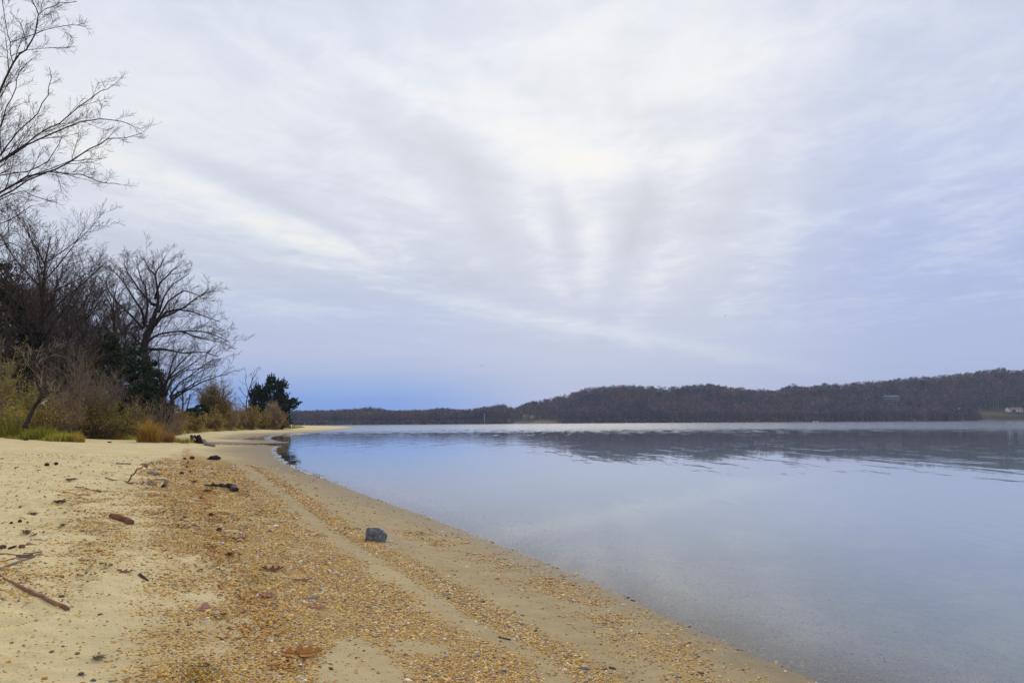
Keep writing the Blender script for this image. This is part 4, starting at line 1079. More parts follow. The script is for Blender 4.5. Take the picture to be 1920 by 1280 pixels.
# ------------------------------------------------------------------ gravel: thousands of real pebbles, instanced over the beach
def cand(n, y0, y1, seed, xa=-.80, xb=.72):
    r2 = np.random.default_rng(seed)
    y = np.sqrt(r2.uniform(y0 ** 2, y1 ** 2, n)); x = r2.uniform(xa, xb, n) * y
    return x, y, (y1 ** 2 - y0 ** 2) * .5 * (xb - xa) / n, r2
PX_, PY_, PS_, PC_ = [], [], [], []
for (y0, y1, n, size, per, seed) in [(2.4, 5.5, 330000, .0045, 15000, 1), (5.5, 9, 420000, .0055, 10000, 2), (9, 15, 420000, .0078, 4200, 3), (15, 28, 260000, .012, 1200, 4)]:
    x, y, area, r2 = cand(n, y0, y1, seed)
    g_ = gravel(x, y); d0 = segdist(x, y, SH); ins = inside(x, y, LANDPOLY)
    g_ = np.where(ins, g_, np.where(d0 < 3.0, .10 * np.exp(-d0 / 1.6), 0))
    keep = r2.random(n) < g_ * per * area
    PX_.append(x[keep]); PY_.append(y[keep]); PS_.append(size * np.exp(r2.normal(-.05, .42, keep.sum())))
px_, py_, ps_ = map(np.concatenate, (PX_, PY_, PS_))
pz_ = height(px_, py_)
N = len(px_); r2 = np.random.default_rng(9)
SC = np.stack([ps_ * r2.uniform(.9, 1.5, N), ps_ * r2.uniform(.7, 1.1, N), ps_ * r2.uniform(.4, .75, N)], 1)
RT = np.stack([r2.normal(0, .16, N), r2.normal(0, .16, N), r2.uniform(0, 6.283, N)], 1)
TN = r2.random(N)
dsh = segdist(px_, py_, SH); TN = np.where((dsh < 1.5) & (r2.random(N) < .45), r2.uniform(.54, .98, N), TN)   # darker, wet stones lie near the water
pm = bpy.data.meshes.new('gravel'); pm.vertices.add(N)
pm.vertices.foreach_set('co', np.stack([px_, py_, pz_ + SC[:, 2] * .08], 1).astype(np.float32).ravel())
for an, ty, dt, key in (('psc', 'FLOAT_VECTOR', SC, 'vector'), ('prt', 'FLOAT_VECTOR', RT, 'vector'), ('tone', 'FLOAT', TN, 'value')):
    a = pm.attributes.new(an, ty, 'POINT'); a.data.foreach_set(key, dt.astype(np.float32).ravel())
M_peb, t = material('pebble')
tn = t.e(t.attr('tone', 'INSTANCER').outputs['Fac'])
tco = t.n('ShaderNodeTexCoord')
pc = t.ramp(tn, PAL, 'CONSTANT')
frac = (tn * 97.0).fn('FRACT')
sc_ = t.n('ShaderNodeVectorMath', operation='SCALE'); t.l(pc, sc_.inputs[0]); t.l(frac * .70 + .58, sc_.inputs['Scale'])
mot = t.noise(tco.outputs['Object'], 1.6, 3, .6)
pc = t.mix(mot.ss(.35, .7) * .35, sc_.outputs[0], (.16, .11, .07, 1))
out_pr(t, pc, .62, None, .3)
gobj = obj('gravel', pm, None); tag(gobj, 'ochre, tan and grey pebbles strewn in bands along the beach', 'gravel', kind='stuff')
ng = bpy.data.node_groups.new('scatter_gravel', 'GeometryNodeTree')
ng.interface.new_socket('Geometry', in_out='INPUT', socket_type='NodeSocketGeometry'); ng.interface.new_socket('Geometry', in_out='OUTPUT', socket_type='NodeSocketGeometry')
gi = ng.nodes.new('NodeGroupInput'); go = ng.nodes.new('NodeGroupOutput')
iop = ng.nodes.new('GeometryNodeInstanceOnPoints'); ico = ng.nodes.new('GeometryNodeMeshIcoSphere'); ico.inputs['Subdivisions'].default_value = 2
ssm = ng.nodes.new('GeometryNodeSetShadeSmooth')
dis = ng.nodes.new('GeometryNodeSetPosition'); nz = ng.nodes.new('ShaderNodeTexNoise'); nz.inputs['Scale'].default_value = .9; nz.inputs['Detail'].default_value = 1
sb = ng.nodes.new('ShaderNodeVectorMath'); sb.operation = 'SUBTRACT'; sb.inputs[1].default_value = (.5, .5, .5)
s2 = ng.nodes.new('ShaderNodeVectorMath'); s2.operation = 'SCALE'; s2.inputs['Scale'].default_value = .9
smt = ng.nodes.new('GeometryNodeSetMaterial'); smt.inputs['Material'].default_value = M_peb
def nattr(nm_, ty):
    a = ng.nodes.new('GeometryNodeInputNamedAttribute'); a.data_type = ty; a.inputs['Name'].default_value = nm_; return a
asc, art = nattr('psc', 'FLOAT_VECTOR'), nattr('prt', 'FLOAT_VECTOR')
L_ = ng.links.new
L_(gi.outputs[0], iop.inputs['Points']); L_(ico.outputs['Mesh'], dis.inputs['Geometry'])
L_(nz.outputs['Color'], sb.inputs[0]); L_(sb.outputs[0], s2.inputs[0]); L_(s2.outputs[0], dis.inputs['Offset'])
L_(dis.outputs[0], ssm.inputs[0]); L_(ssm.outputs[0], smt.inputs[0]); L_(smt.outputs[0], iop.inputs['Instance'])
L_(asc.outputs['Attribute'], iop.inputs['Scale']); L_(art.outputs['Attribute'], iop.inputs['Rotation'])
L_(iop.outputs[0], go.inputs[0])
gobj.modifiers.new('scatter', 'NODES').node_group = ng
pm.materials.append(M_peb)

# wrack line: crumbs of leaf and bark, washed up
M_wrack = vcol('wrack', .85)
def crumbs(name, label, cat, x, y, L0, W0, pal, seed, lift=.004):
    r2 = np.random.default_rng(seed); n = len(x); z = height(x, y)
    a = r2.uniform(0, 6.283, n); L = L0 * np.exp(r2.normal(0, .45, n)); Wd = W0 * np.exp(r2.normal(0, .35, n)); tl = r2.normal(0, .22, n)
    ux = np.stack([np.cos(a), np.sin(a), tl], 1) * L[:, None] * .5; vx = np.stack([-np.sin(a), np.cos(a), r2.normal(0, .35, n)], 1) * Wd[:, None] * .5
    c0 = np.stack([x, y, z + lift + np.abs(tl) * L * .4], 1); up = np.array([0, 0, 1.0]) * Wd[:, None] * .35
    V = np.stack([c0 - ux, c0 - vx, c0 + ux, c0 + vx, c0 + up], 1).reshape(-1, 3)
    b = (np.arange(n) * 5)[:, None]
    F = np.concatenate([b + np.array([[0, 1, 4]]), b + np.array([[1, 2, 4]]), b + np.array([[2, 3, 4]]), b + np.array([[3, 0, 4]])])
    c = col_pick(pal, n, r2, .25); C = np.concatenate([np.repeat(c, 5, 0), np.ones((n * 5, 1))], 1)
    o = obj(name, mesh(name, V, F, False, {'col': ('FLOAT_COLOR', 'POINT', C)}), M_wrack); return tag(o, label, cat, kind='stuff')
def along(P, n, sd, r2):
    seg = np.linalg.norm(np.diff(P, axis=0), axis=1); cs = np.concatenate([[0], np.cumsum(seg)])
    # more of them near us, where each is seen
    u = r2.random(n) ** .5; s_ = cs[-1] * u
    x = np.interp(s_, cs, P[:, 0]) ; y = np.interp(s_, cs, P[:, 1])
    clus = fbm(x, y, 2.4, 2, 91) * .16
    return x + r2.normal(0, sd, n) + clus, y + r2.normal(0, sd, n)
r2 = np.random.default_rng(5)
x, y = along(WRACK, 14000, .10, r2)
k = (fbm(x, y, 3.1, 3, 95) + .35 * r2.normal(size=len(x))) > -.02; x, y = x[k], y[k]
crumbs('wrack_line', 'line of orange brown leaf crumbs and twigs washed up through the gravel', 'beach debris', x, y, .026, .009, [(.42, .14, .018), (.55, .22, .03), (.30, .10, .02), (.16, .07, .03), (.46, .25, .05)], 6)
n = 2600; yy2 = np.sqrt(r2.uniform(9, 28 ** 2, n)); xx2 = yy2 * r2.uniform(-.72, -.24, n); k = (fbm(xx2, yy2, .8, 3, 88) > -.05)
crumbs('beach_litter', 'scattered dark bits of twig and dry weed on the pale sand', 'beach debris', xx2[k], yy2[k], .035, .010, [(.10, .06, .035), (.16, .09, .05), (.07, .05, .04), (.26, .17, .09)], 7)

# white flecks painting the glint of the water edge round the inlet, with some froth
def foam_glint(pix, wid, seed):
    r3 = np.random.default_rng(seed); P_ = np.array([flat(*q) for q in pix]); seg = np.linalg.norm(np.diff(P_, axis=0), axis=1); cs = np.concatenate([[0], np.cumsum(seg)])
    n = int(cs[-1] * 60); s_ = r3.random(n) * cs[-1]
    x = np.interp(s_, cs, P_[:, 0]) + r3.normal(0, wid, n) + .10 * np.sin(s_ * 2.1); y = np.interp(s_, cs, P_[:, 1]) + r3.normal(0, wid * 1.4, n) + .14 * np.sin(s_ * 1.3)
    return x, y
fxy = [foam_glint(*a) for a in [([(600, 895.5), (585, 890), (560, 880), (540, 872), (528, 864), (520, 856), (513, 850), (511.5, 845), (513, 841), (518, 838), (526, 836.5)], .035, 1),
       ([(534, 829.3), (520, 828), (508, 825.5), (500, 822.8), (502, 819.5), (512, 816.5), (530, 813.8)], .12, 2), ([(400, 832), (440, 833.4), (470, 834), (500, 834.6)], .10, 3)]]
x, y = np.concatenate([a for a, b in fxy]), np.concatenate([b for a, b in fxy])
n = len(x); V, F = leaf_quads(np.stack([x, y, np.maximum(height(x, y), 0) + .012], 1), .05, rng, 1.0, .9, np.tile([1.0, 0, 0], (n, 1)))
o = obj('foam_glint', mesh('foam_glint', V, F), simple('foam_glint', (.62, .64, .66), (.78, .79, .80), 30, .6)); tag(o, 'thin white rim along the curve of the inlet, painted glint of the water edge with some froth', 'foam_glint', kind='stuff')

# ------------------------------------------------------------------ single things on the beach
M_dw = simple('driftwood_dark', (.025, .016, .014), (.09, .058, .045), 14, .9, .004, 60, (1, 1, 1))
M_dw2 = simple('driftwood_grey', (.16, .13, .11), (.36, .30, .25), 14, .9, .004, 60)
M_dw3 = simple('driftwood_red', (.12, .045, .02), (.27, .12, .06), 18, .8, .003, 70)
M_st = simple('stick_brown', (.14, .07, .045), (.30, .17, .11), 12, .85, .002, 60)
M_st2 = simple('stick_grey', (.12, .10, .07), (.26, .22, .16), 12, .85, .002, 60)
def stick(name, label, cat, pts, rad, mat, lift=None, sides=8, jit=.06, group=None, sub=3, arch=None):
    """a stick or piece of driftwood lying on the sand along points of the photograph"""
    G_ = [at(*p)[0] for p in pts]; n = len(G_)
    if isinstance(rad, (int, float)): rad = [rad] * n
    lift = lift or [0] * n
    o = G_[n // 2]; P_, R_ = [], []
    for i in range(n - 1):
        for f in np.linspace(0, 1, sub, endpoint=False):
            p = G_[i].lerp(G_[i + 1], f); r = rad[i] * (1 - f) + rad[i + 1] * f; l = lift[i] * (1 - f) + lift[i + 1] * f
            z = hz(p.x, p.y)
            P_.append((p.x - o.x + random.gauss(0, r * .12), p.y - o.y + random.gauss(0, r * .12), z - o.z + r * .62 + l)); R_.append(r)
    p = G_[-1]; P_.append((p.x - o.x, p.y - o.y, hz(p.x, p.y) - o.z + rad[-1] * .62 + lift[-1])); R_.append(rad[-1])
    V, F = tube(P_, R_, sides, jit)
    ob = obj(name, mesh(name, V, F, True), mat, None, o); tag(ob, label, cat, group); return ob, o
def px2m(px, py, k):
    p, t_ = at(px, py); return k * t_ / FPX
stick('stick', 'long straight reddish brown stick lying on the sand at the left edge', 'stick', [(-22, 1066), (0, 1079), (20, 1091), (36, 1101), (60, 1113), (90, 1127), (108, 1136), (127, 1144)], [.004, .006, .006, .012, .013, .012, .014, .013], M_st)
stick('driftwood_piece', 'short straight piece of reddish bark-covered driftwood on pale sand', 'driftwood', [(209, 969), (222, 974), (236, 979), (246, 983)], [.030, .036, .036, .034], M_dw3, sides=10)
rw, o_ = stick('driftwood_branch', 'dark curved driftwood branch with a knobbed end on the gravel', 'driftwood', [(384, 911), (400, 911.5), (415, 913), (428, 915.5), (436, 918), (441, 921)], [.012, .030, .036, .044, .058, .050], M_dw, lift=[.01, .02, .025, .02, .01, 0], sides=10, jit=.12)
stick('twig', 'thin arched twig standing up out of the sand with its tip bent right', 'twig', [(240, 905), (247, 905), (256, 905), (268, 905), (282, 905), (300, 905)], [.016, .014, .013, .011, .008, .004], M_st, lift=[0, .13, .24, .30, .35, .37], sub=3)
stick('driftwood_piece', 'small grey driftwood piece with a red cut end, right of the arched twig', 'driftwood', [(279, 887), (288, 889), (296, 892)], [.034, .044, .044], M_dw2, sides=9, jit=.1)
stick('driftwood_piece', 'stubby brown driftwood piece just above the small grey one', 'driftwood', [(265, 871), (273, 872), (279, 871)], [.03, .036, .03], M_dw2, sides=8, jit=.12)
stick('driftwood_piece', 'lumpy bleached driftwood piece left of the arched twig', 'driftwood', [(219, 869), (228, 869.5), (237, 870), (245, 870.5)], [.03, .02, .02, .034], M_dw2, sides=8, jit=.2)
stick('branch', 'forked brown branch lying flat right of the foot of the arched twig', 'stick', [(256, 905.5), (268, 905), (282, 903), (292, 900), (303, 899), (314, 901)], [.008, .024, .02, .014, .02, .014], M_st, sides=7, jit=.15)
stick('branch', 'grey stub of branch with a dark end, in front of the forked brown one', 'stick', [(276, 908), (284, 909.5), (290, 911)], [.018, .028, .036], M_dw2, sides=8, jit=.1)
stick('branch', 'dark upright stub of root at the right end of the forked branch', 'stick', [(306, 914), (309, 911), (315, 905)], [.034, .03, .014], M_dw, lift=[0, .01, .03], sides=7, jit=.15)
stick('branch', 'pale brown branch running left from the foot of the arched twig', 'stick', [(199, 896), (208, 900), (222, 902), (236, 904), (247, 907)], [.014, .012, .014, .010, .022], M_st, sides=7, jit=.12)
for lab, P_, r in [('uppermost of the thin dry stalks left of the arched twig', [(191, 884), (205, 885), (217, 885.5)], .006), ('thin dry stalk lying second in the row left of the arched twig', [(188, 887), (203, 888), (214, 887.5)], .006),
                   ('bent dry stalk in the bundle above the reddish driftwood', [(141, 913), (156, 914), (168, 918), (190, 922)], .009), ('dry stalk crossing the lower end of the bundle above the reddish driftwood', [(150, 927), (166, 926), (178, 924)], .006),
                   ('second dry stalk of the bundle above the reddish driftwood', [(160, 917), (176, 919), (188, 923)], .008),
                   ('thin straight twig left of centre on the bare sand, below the dark weed clump', [(57, 1012), (66, 1012), (77, 1012)], .005), ('thin twig touching the right of the weed clump', [(56, 1006), (64, 1004), (70, 1002)], .006),
                   ('hair-thin twig beside the lower end of the reddish driftwood', [(201, 992.5), (213, 993), (226, 992)], .005)]:
    stick('twig', lab, 'twig', P_, r, M_st, sides=5, group='thin twigs on the left sand')
stick('stick', 'grey green bent stick ending in the tangle of thin twigs at the left edge', 'stick', [(-6, 1071), (14, 1061), (34, 1055), (50, 1050), (64, 1044), (78, 1037)], [.006, .010, .011, .009, .010, .006], M_st2, sides=7)
for lab, P_, r in [('uppermost brown twig of the tangle at the left edge', [(-4, 1039.5), (22, 1040), (44, 1042), (62, 1041)], .006), ('short reddish twig on top of the tangle at the left edge', [(45, 1039), (62, 1038), (78, 1034)], .006),
                   ('lowest pale twig of the tangle at the left edge', [(-4, 1053), (18, 1050), (38, 1048)], .005), ('thick brown twig in the middle of the tangle at the left edge', [(30, 1044), (48, 1045), (66, 1044)], .010)]:
    stick('twig', lab, 'twig', P_, r, M_st, sides=6, group='tangle of twigs at the left edge')
stick('wood_chip', 'dark flat wood chip cut by the left edge of the picture', 'wood piece', [(-6, 1028), (4, 1028), (12, 1027.5)], [.016, .018, .016], M_dw3, sides=7, jit=.15)
stick('wood_chip', 'slanting dark wood chip between two others at the left edge', 'wood piece', [(16, 1030), (23, 1028), (30, 1024.5)], [.008, .013, .008], M_dw, sides=6, jit=.15)
stick('wood_chip', 'short dark wood chip, rightmost of the three at the left edge', 'wood piece', [(36, 1027.5), (45, 1026.5)], [.016, .018], M_dw3, sides=7, jit=.15)
stick('stick', 'small curved brown stick half buried where the sand meets the gravel', 'stick', [(263, 1079), (270, 1084), (278, 1089)], [.012, .011, .004], M_dw, sides=7)
stick('twig', 'small dark stick lying at the edge of the pebble band low in the middle', 'twig', [(935, 1196), (945, 1198), (957, 1201)], [.006, .005, .006], M_dw, sides=6)
# the driftwood log with upturned roots by the inlet
p0, t_ = at(372, 831)
root = bpy.data.objects.new('driftwood_log', None); col.objects.link(root); root.location = p0
tag(root, 'dark driftwood log with upturned root stubs beside the inlet', 'driftwood')
k = t_ / FPX
def lp(px, py, dy=0.0):
    return ((px - 372) * k, dy, (831 - py) * k + .02)
V, F = join([tube([lp(352, 829, .3), lp(360, 828, .2), lp(368, 828.5, .1), lp(376, 829.5), lp(384, 831), lp(388, 832, -.1)], [.03, .09, .11, .16, .13, .07], 9, .12)]); obj('trunk', mesh('trunk', V, F, True), M_dw, root)
for P_, r_ in [([lp(361, 829, .2), lp(359, 823, .25), lp(356.5, 817.5, .3)], [.17, .14, .10]), ([lp(362, 829, .1), lp(361, 824, .1), lp(358.5, 820, .1)], [.09, .07, .04]),
               ([lp(373, 829), lp(370, 824), lp(364, 818)], [.18, .13, .08]), ([lp(375, 830), lp(374, 824, -.1), lp(372.5, 817, -.1)], [.19, .17, .12])]:
    V, F = tube(P_, r_, 8, .12); obj('root_stub', mesh('root_stub', V, F, True), M_dw, root)
stick('driftwood_piece', 'pale-topped driftwood piece with a raised knob, just right of the rooted log', 'driftwood', [(382, 833.5), (386, 834.5), (393, 836), (402, 837.5)], [.10, .13, .12, .08], M_dw2, lift=[.22, .02, 0, 0], sides=9, jit=.12)
# grey logs by the grass
stick('driftwood_log', 'smooth blue-grey log lying beside the tall golden grass clump', 'log', [(241, 816), (250, 815.6), (262, 815)], [.15, .17, .18], simple('log_grey', (.26, .26, .27), (.42, .42, .44), 6, .8), sides=12, jit=.03)
stick('driftwood_log', 'low pale brown log left of the blue-grey one', 'log', [(217, 816), (228, 816), (238, 817)], [.07, .09, .06], M_dw2, sides=9, jit=.1)
stick('driftwood_log', 'long arched brown branch lying in the grass behind the pale logs', 'log', [(186, 812), (205, 811.5), (225, 810), (240, 811)], [.07, .09, .08, .05], M_dw, lift=[0, .15, .22, .05], sides=8, jit=.1)
for i, (a, b, y_) in enumerate([(340, 348, 806.3), (352, 361, 805.6), (366, 374, 804.6), (379, 390, 804.2), (402, 413, 804), (419, 434, 803.6), (446, 452, 803), (474, 480, 801.6)]):
    stick('driftwood_piece', ['first', 'second', 'third', 'fourth', 'fifth', 'sixth', 'seventh', 'eighth'][i] + ' from the left of the distant driftwood pieces below the grass line', 'driftwood',
          [(a, y_), ((a + b) / 2, y_ - .3), (b, y_)], [.10, .13, .09], M_dw if i % 2 else M_dw2, sides=7, jit=.15, group='driftwood pieces along the distant grass line')

# stones, lumps
def lump(name, label, cat, px, py, wpx, hpx, mat, seed, facets=False, group=None, dep=.8, sub=3, rough=.18, cut=None, sink=.18):
    p, t_ = at(px, py); w_ = wpx * t_ / FPX; h_ = hpx * t_ / FPX
    import bmesh
    bm = bmesh.new(); bmesh.ops.create_icosphere(bm, subdivisions=sub, radius=.5)
    from mathutils import noise as mn
    for v in bm.verts:
        c = v.co.copy(); n_ = mn.noise(c * 2.3 + Vector((seed, 0, 0))) * rough + mn.noise(c * 6 + Vector((0, seed, 0))) * rough * .3
        v.co = c * (1 + n_)
        for (nx, ny, nz_, d) in (cut or []):
            nn = Vector((nx, ny, nz_)).normalized(); e = v.co.dot(nn) - d
            if e > 0: v.co -= nn * e * .93
        v.co = Vector((v.co.x * w_, v.co.y * w_ * dep, v.co.z * h_))
    me = bpy.data.meshes.new(name); bm.to_mesh(me); bm.free()
    if not facets: me.polygons.foreach_set('use_smooth', [True] * len(me.polygons))
    o = obj(name, me, mat, None, (p.x, p.y, hz(p.x, p.y) + h_ * (.5 - sink))); tag(o, label, cat, group); return o
m, t = material('grey_rock')
tcn = t.n('ShaderNodeTexCoord').outputs['Object']
n1 = t.noise(tcn, 14, 5, .7); n2 = t.noise(tcn, 60, 4, .7); n3 = t.noise(tcn, 9, 3, .6)
c = t.ramp(n1, [(.3, (.05, .054, .062, 1)), (.5, (.13, .137, .15, 1)), (.68, (.28, .285, .295, 1))])
c = t.mix(n3.ss(.55, .68) * .6, c, (.13, .16, .08, 1)); c = t.mix(n2.ss(.62, .75) * .5, c, (.42, .42, .43, 1))
out_pr(t, c, .8, t.bump(n2 * .004 + n1 * .008, 1, 1), .25)
import bmesh
rp, t_ = at(705, 1014); W_ = 39 * t_ / FPX; H_ = 25 * t_ / FPX
RP = [(-.42, -.3, -.1), (.3, -.32, -.1), (.46, -.1, -.1), (.42, .3, -.1), (-.4, .35, -.1), (-.36, -.24, .60), (-.5, -.04, .30), (-.47, .1, .93), (-.41, -.06, 1.0), (-.1, .12, .97), (.14, .2, .92), (.28, .04, .78), (-.15, -.29, .60),
      (.2, -.31, .46), (.42, -.2, .42), (.5, .02, .50), (.4, .3, .35), (-.4, .36, .4), (.3, .34, .7), (-.3, .36, .82), (-.46, -.2, .15), (.46, -.16, .12)]
bm = bmesh.new()
for q in RP: bm.verts.new((q[0] * W_, q[1] * W_ * .9, q[2] * H_))
bmesh.ops.convex_hull(bm, input=bm.verts)
bmesh.ops.bevel(bm, geom=list(bm.edges), offset=W_ * .022, segments=1, profile=.5, affect='EDGES')
bmesh.ops.triangulate(bm, faces=bm.faces); bmesh.ops.subdivide_edges(bm, edges=bm.edges, cuts=3, use_grid_fill=True)
from mathutils import noise as mn
bm.normal_update()
for v in bm.verts: v.co += v.normal * (mn.noise(v.co * 30) * .010 + mn.noise(v.co * 85) * .004)
me = bpy.data.meshes.new('rock'); bm.to_mesh(me); bm.free()
tag(obj('rock', me, m, None, (rp.x, rp.y, hz(rp.x, rp.y) - .008)), 'angular blue-grey rock sitting alone on the damp sand near the waterline', 'rock')
lump('shell', 'white shell fragment lying at the right foot of the grey rock', 'shell', 732, 1016, 9, 4, simple('shell_white', (.62, .58, .52), (.78, .75, .70), 20), 1.0, dep=.6, sub=2)
lump('driftwood_lump', 'black hump of weed-covered wood alone on the damp sand', 'driftwood', 401, 862, 19, 9, simple('wet_black', (.012, .010, .012), (.04, .03, .035), 8, .7, .01, 30), 5.0, True, dep=.7, sub=3, rough=.5)
M_pod = simple('pod_brown', (.05, .015, .010), (.12, .04, .025), 40, .7, .003, 120)
for i, (px, py, w_, lab) in enumerate([(396, 967, 8, 'round dark red-brown seed pod on a bare patch below the curved driftwood'), (411, 995, 9, 'round red-brown seed pod below the first one, at the edge of the gravel'),
        (341, 889, 7, 'dark round pod lowest in the row of small dark lumps up the beach'), (350, 876, 4, 'tiny dark pod in the row up the beach, above the lowest'), (357, 885, 5, 'dark pod lying right of the lowest in the row up the beach'),
        (352, 868, 4, 'middle tiny pod of the row up the beach'), (346, 861, 5, 'dark pod at the left of the row up the beach'), (360, 861, 8, 'long dark lump at the right of the row up the beach'), (105, 871, 6, 'dark pod lying on the bare sand far left'),
        (88, 873, 7, 'flat dark lump just left of the pod on the bare sand'), (274, 876, 5, 'small dark lump under the stubby driftwood piece'), (376, 935, 5, 'small dark lump between the curved driftwood and the wrack line'),
        (37, 979, 6, 'small dark lump far left above the weed clump'), (21, 982, 5, 'tiny dark lump left of the other above the weed clump'), (145, 1227, 7, 'brown pebble low on the bare sand, left of the gravel'), (152, 1266, 8, 'dark purple pebble near the bottom on the bare sand'),
        (84, 1273, 8, 'orange pebble near the bottom edge on the bare sand'), (97, 1223, 7, 'brown pebble left of the other low on the bare sand'), (187, 1034, 9, 'bright orange pebble on the pale sand'), (116, 1119, 8, 'dark pebble right of the tip of the long stick')]):
    mm = M_pod if i < 14 else simple('pebble_%s' % ['brown', 'purple', 'orange', 'tan', 'rust', 'dark'][i - 14], *[((.20, .10, .05), (.3, .16, .08)), ((.08, .05, .06), (.14, .09, .1)), ((.45, .22, .05), (.55, .3, .08)), ((.25, .13, .06), (.3, .18, .09)), ((.5, .18, .04), (.6, .24, .06)), ((.09, .06, .05), (.16, .1, .08))][i - 14], 30)
    lump('seed_pod' if i < 14 else 'pebble', lab, 'seed pod' if i < 14 else 'pebble', px, py, w_ * 1.1, w_ * (.9 if i < 14 else .55), mm, i * 1.7, dep=1, sub=2, rough=.3, group='dark pods and lumps on the beach' if i < 14 else 'larger single pebbles')
# tufts of dry weed, some standing in for shadows of sand mounds: short stalks gathered in a heap
def weed(label, px, py, wpx, hpx, seed, pal=None, n=70):
    r3 = random.Random(seed); p, t_ = at(px, py); k = t_ / FPX; S = []
    for i in range(n):
        a = r3.uniform(0, 6.283); r = r3.random() * wpx * k * .4; e = r3.uniform(.0, .9); L = r3.uniform(.35, .7) * wpx * k * .5
        q = (math.cos(a) * r, math.sin(a) * r * .7, r3.random() * hpx * k * .5); b = r3.uniform(0, 6.283)
        m_ = (q[0] + math.cos(b) * math.cos(e) * L * .5, q[1] + math.sin(b) * math.cos(e) * L * .5, q[2] + math.sin(e) * L * .5 * .8); e2 = (m_[0] + math.cos(b + .5) * L * .5, m_[1] + math.sin(b + .5) * L * .4, max(.003, m_[2] - .2 * L))
        w_ = k * .45; S.append(q + m_ + (w_, w_ * .8)); S.append(m_ + e2 + (w_ * .8, w_ * .3))
    V, F = prisms(S); o = obj('weed_clump', mesh('weed_clump', V, F), pal or M_st, None, (p.x, p.y, hz(p.x, p.y) + .004)); tag(o, label, 'dry weed', 'tufts of dry weed on the sand'); return o
weed('clump of brown dry weed on the bare sand near the left edge', 49, 1002, 17, 10, 1, M_st2, 90)
weed('shadow of a sand mound made of flat brown stalks, above the clump near the left edge', 62, 965, 18, 5, 2)  # brown stalks stand in for the shadow of a sand mound
weed('small dry weed tuft between the pebbles right of the clump', 118, 987, 12, 7, 3, M_st2, 50)
weed('dark dry weed scrap below the grass mound at the left', 48, 825.5, 14, 4, 4, M_dw, 60)
weed('shadow of a sand mound made of low brown stalks, beside a shallow dent in the sand', 132, 901, 20, 5, 5)  # another mound shadow, imitated with dark stalks
weed('dark weed lying along the sand left of the bundle of stalks', 112, 942, 24, 4, 6, M_dw, 70)
weed('dark red tuft of weed stuck in the wrack line', 431, 1042, 15, 10, 7, M_dw3, 90)
weed('orange brown tuft of weed below the curved driftwood', 388, 922, 20, 5, 8, M_dw3, 60)
weed('small rusty tuft on the wrack line above the curved driftwood', 365, 905, 12, 6, 9, M_dw3, 50)
weed('thin scrap of dark weed at the foot of the grass, below the arched log', 205, 830, 10, 3, 10, M_dw, 40)
weed('low brown weed mound at the bottom left, among the footprints', 185, 1236, 26, 7, 11, M_st2, 90)

# fallen leaves, curled
OAK = [(0, 0), (.08, .12), (.16, .22), (.22, .15), (.28, .12), (.38, .32), (.45, .34), (.50, .18), (.56, .15), (.66, .33), (.72, .30), (.77, .13), (.85, .19), (.93, .12), (1.0, 0)]
SLIM = [(0, 0), (.15, .05), (.3, .09), (.5, .11), (.7, .09), (.88, .05), (1, 0)]
ROUND = [(0, 0), (.1, .12), (.25, .26), (.45, .32), (.65, .30), (.82, .2), (.94, .08), (1, 0)]
def fallen_leaf(label, px, py, lpx, rot, shape, c1, c2, curl=.5, lift=.0, roll=0.0, tilt=0.0, wide=1.0, fold=0.0):
    p, t_ = at(px, py); L = lpx * t_ / FPX
    up_, n = [], 60
    xs = np.linspace(0, 1, n); hw = np.interp(xs, [q[0] for q in shape], [q[1] for q in shape]) * wide
    hw2 = np.interp(np.clip(xs + .09, 0, 1), [q[0] for q in shape], [q[1] for q in shape]) * wide
    V = []; m_ = 4; r3 = random.Random(int(px))
    for i, x_ in enumerate(xs):
        for s in range(-m_, m_ + 1):
            f = s / m_; h = (hw[i] if s > 0 else hw2[i]) * f
            z = curl * h * h * 2.2 + curl * .35 * (x_ - .5) ** 2 * 2 + fold * abs(h) + .018 * math.sin(x_ * 17 + f * 3 + px) * abs(f)
            V.append(((x_ - .5) * L, h * L, z * L))
    V = np.array(V); k = 2 * m_ + 1
    F = [(i * k + j, (i + 1) * k + j, (i + 1) * k + j + 1, i * k + j + 1) for i in range(n - 1) for j in range(k - 1)]
    M = np.array(Euler((roll, tilt, 0)).to_matrix()); V = V @ M.T
    M = np.array(Matrix.Rotation(rot, 3, 'Z')); V = V @ M.T
    V[:, 2] -= V[:, 2].min() - lift
    root = bpy.data.objects.new('fallen_leaf', None); col.objects.link(root); root.location = (p.x, p.y, hz(p.x, p.y) + .004); tag(root, label, 'leaf')
    o = obj('blade', mesh('blade', V, F, True), simple('leaf_%d' % int(px), c1, c2, 3 / L * .3, .75, .0, spec=.3), root)
    sm = o.modifiers.new('thickness', 'SOLIDIFY'); sm.thickness = .0012
    mid = V.reshape(n, k, 3)[:, m_]; e = mid[0] + (mid[0] - mid[4]) * 2.6; e[2] = max(e[2], .002)
    Vv, Fv = tube([tuple(e)] + [tuple(q + np.array([0, 0, .0015])) for q in mid[::8]], [.0016] * (1 + len(mid[::8])), 5)
    obj('stalk', mesh('stalk', Vv, Fv, True), simple('stalk_%d' % int(px), tuple(v * .8 for v in c1), tuple(v * .9 for v in c2), 8), root)
fallen_leaf('large orange lobed leaf curled up on the bare sand patch at the bottom', 567, 1229, 66, R(8), OAK, (.30, .11, .018), (.52, .24, .06), .45, 0, roll=R(15), wide=1.0)
fallen_leaf('dark brown curled leaf lying on the gravel above the others', 512, 1070, 40, R(-4), OAK, (.12, .04, .02), (.30, .12, .05), .8, 0, roll=R(14), wide=.75)
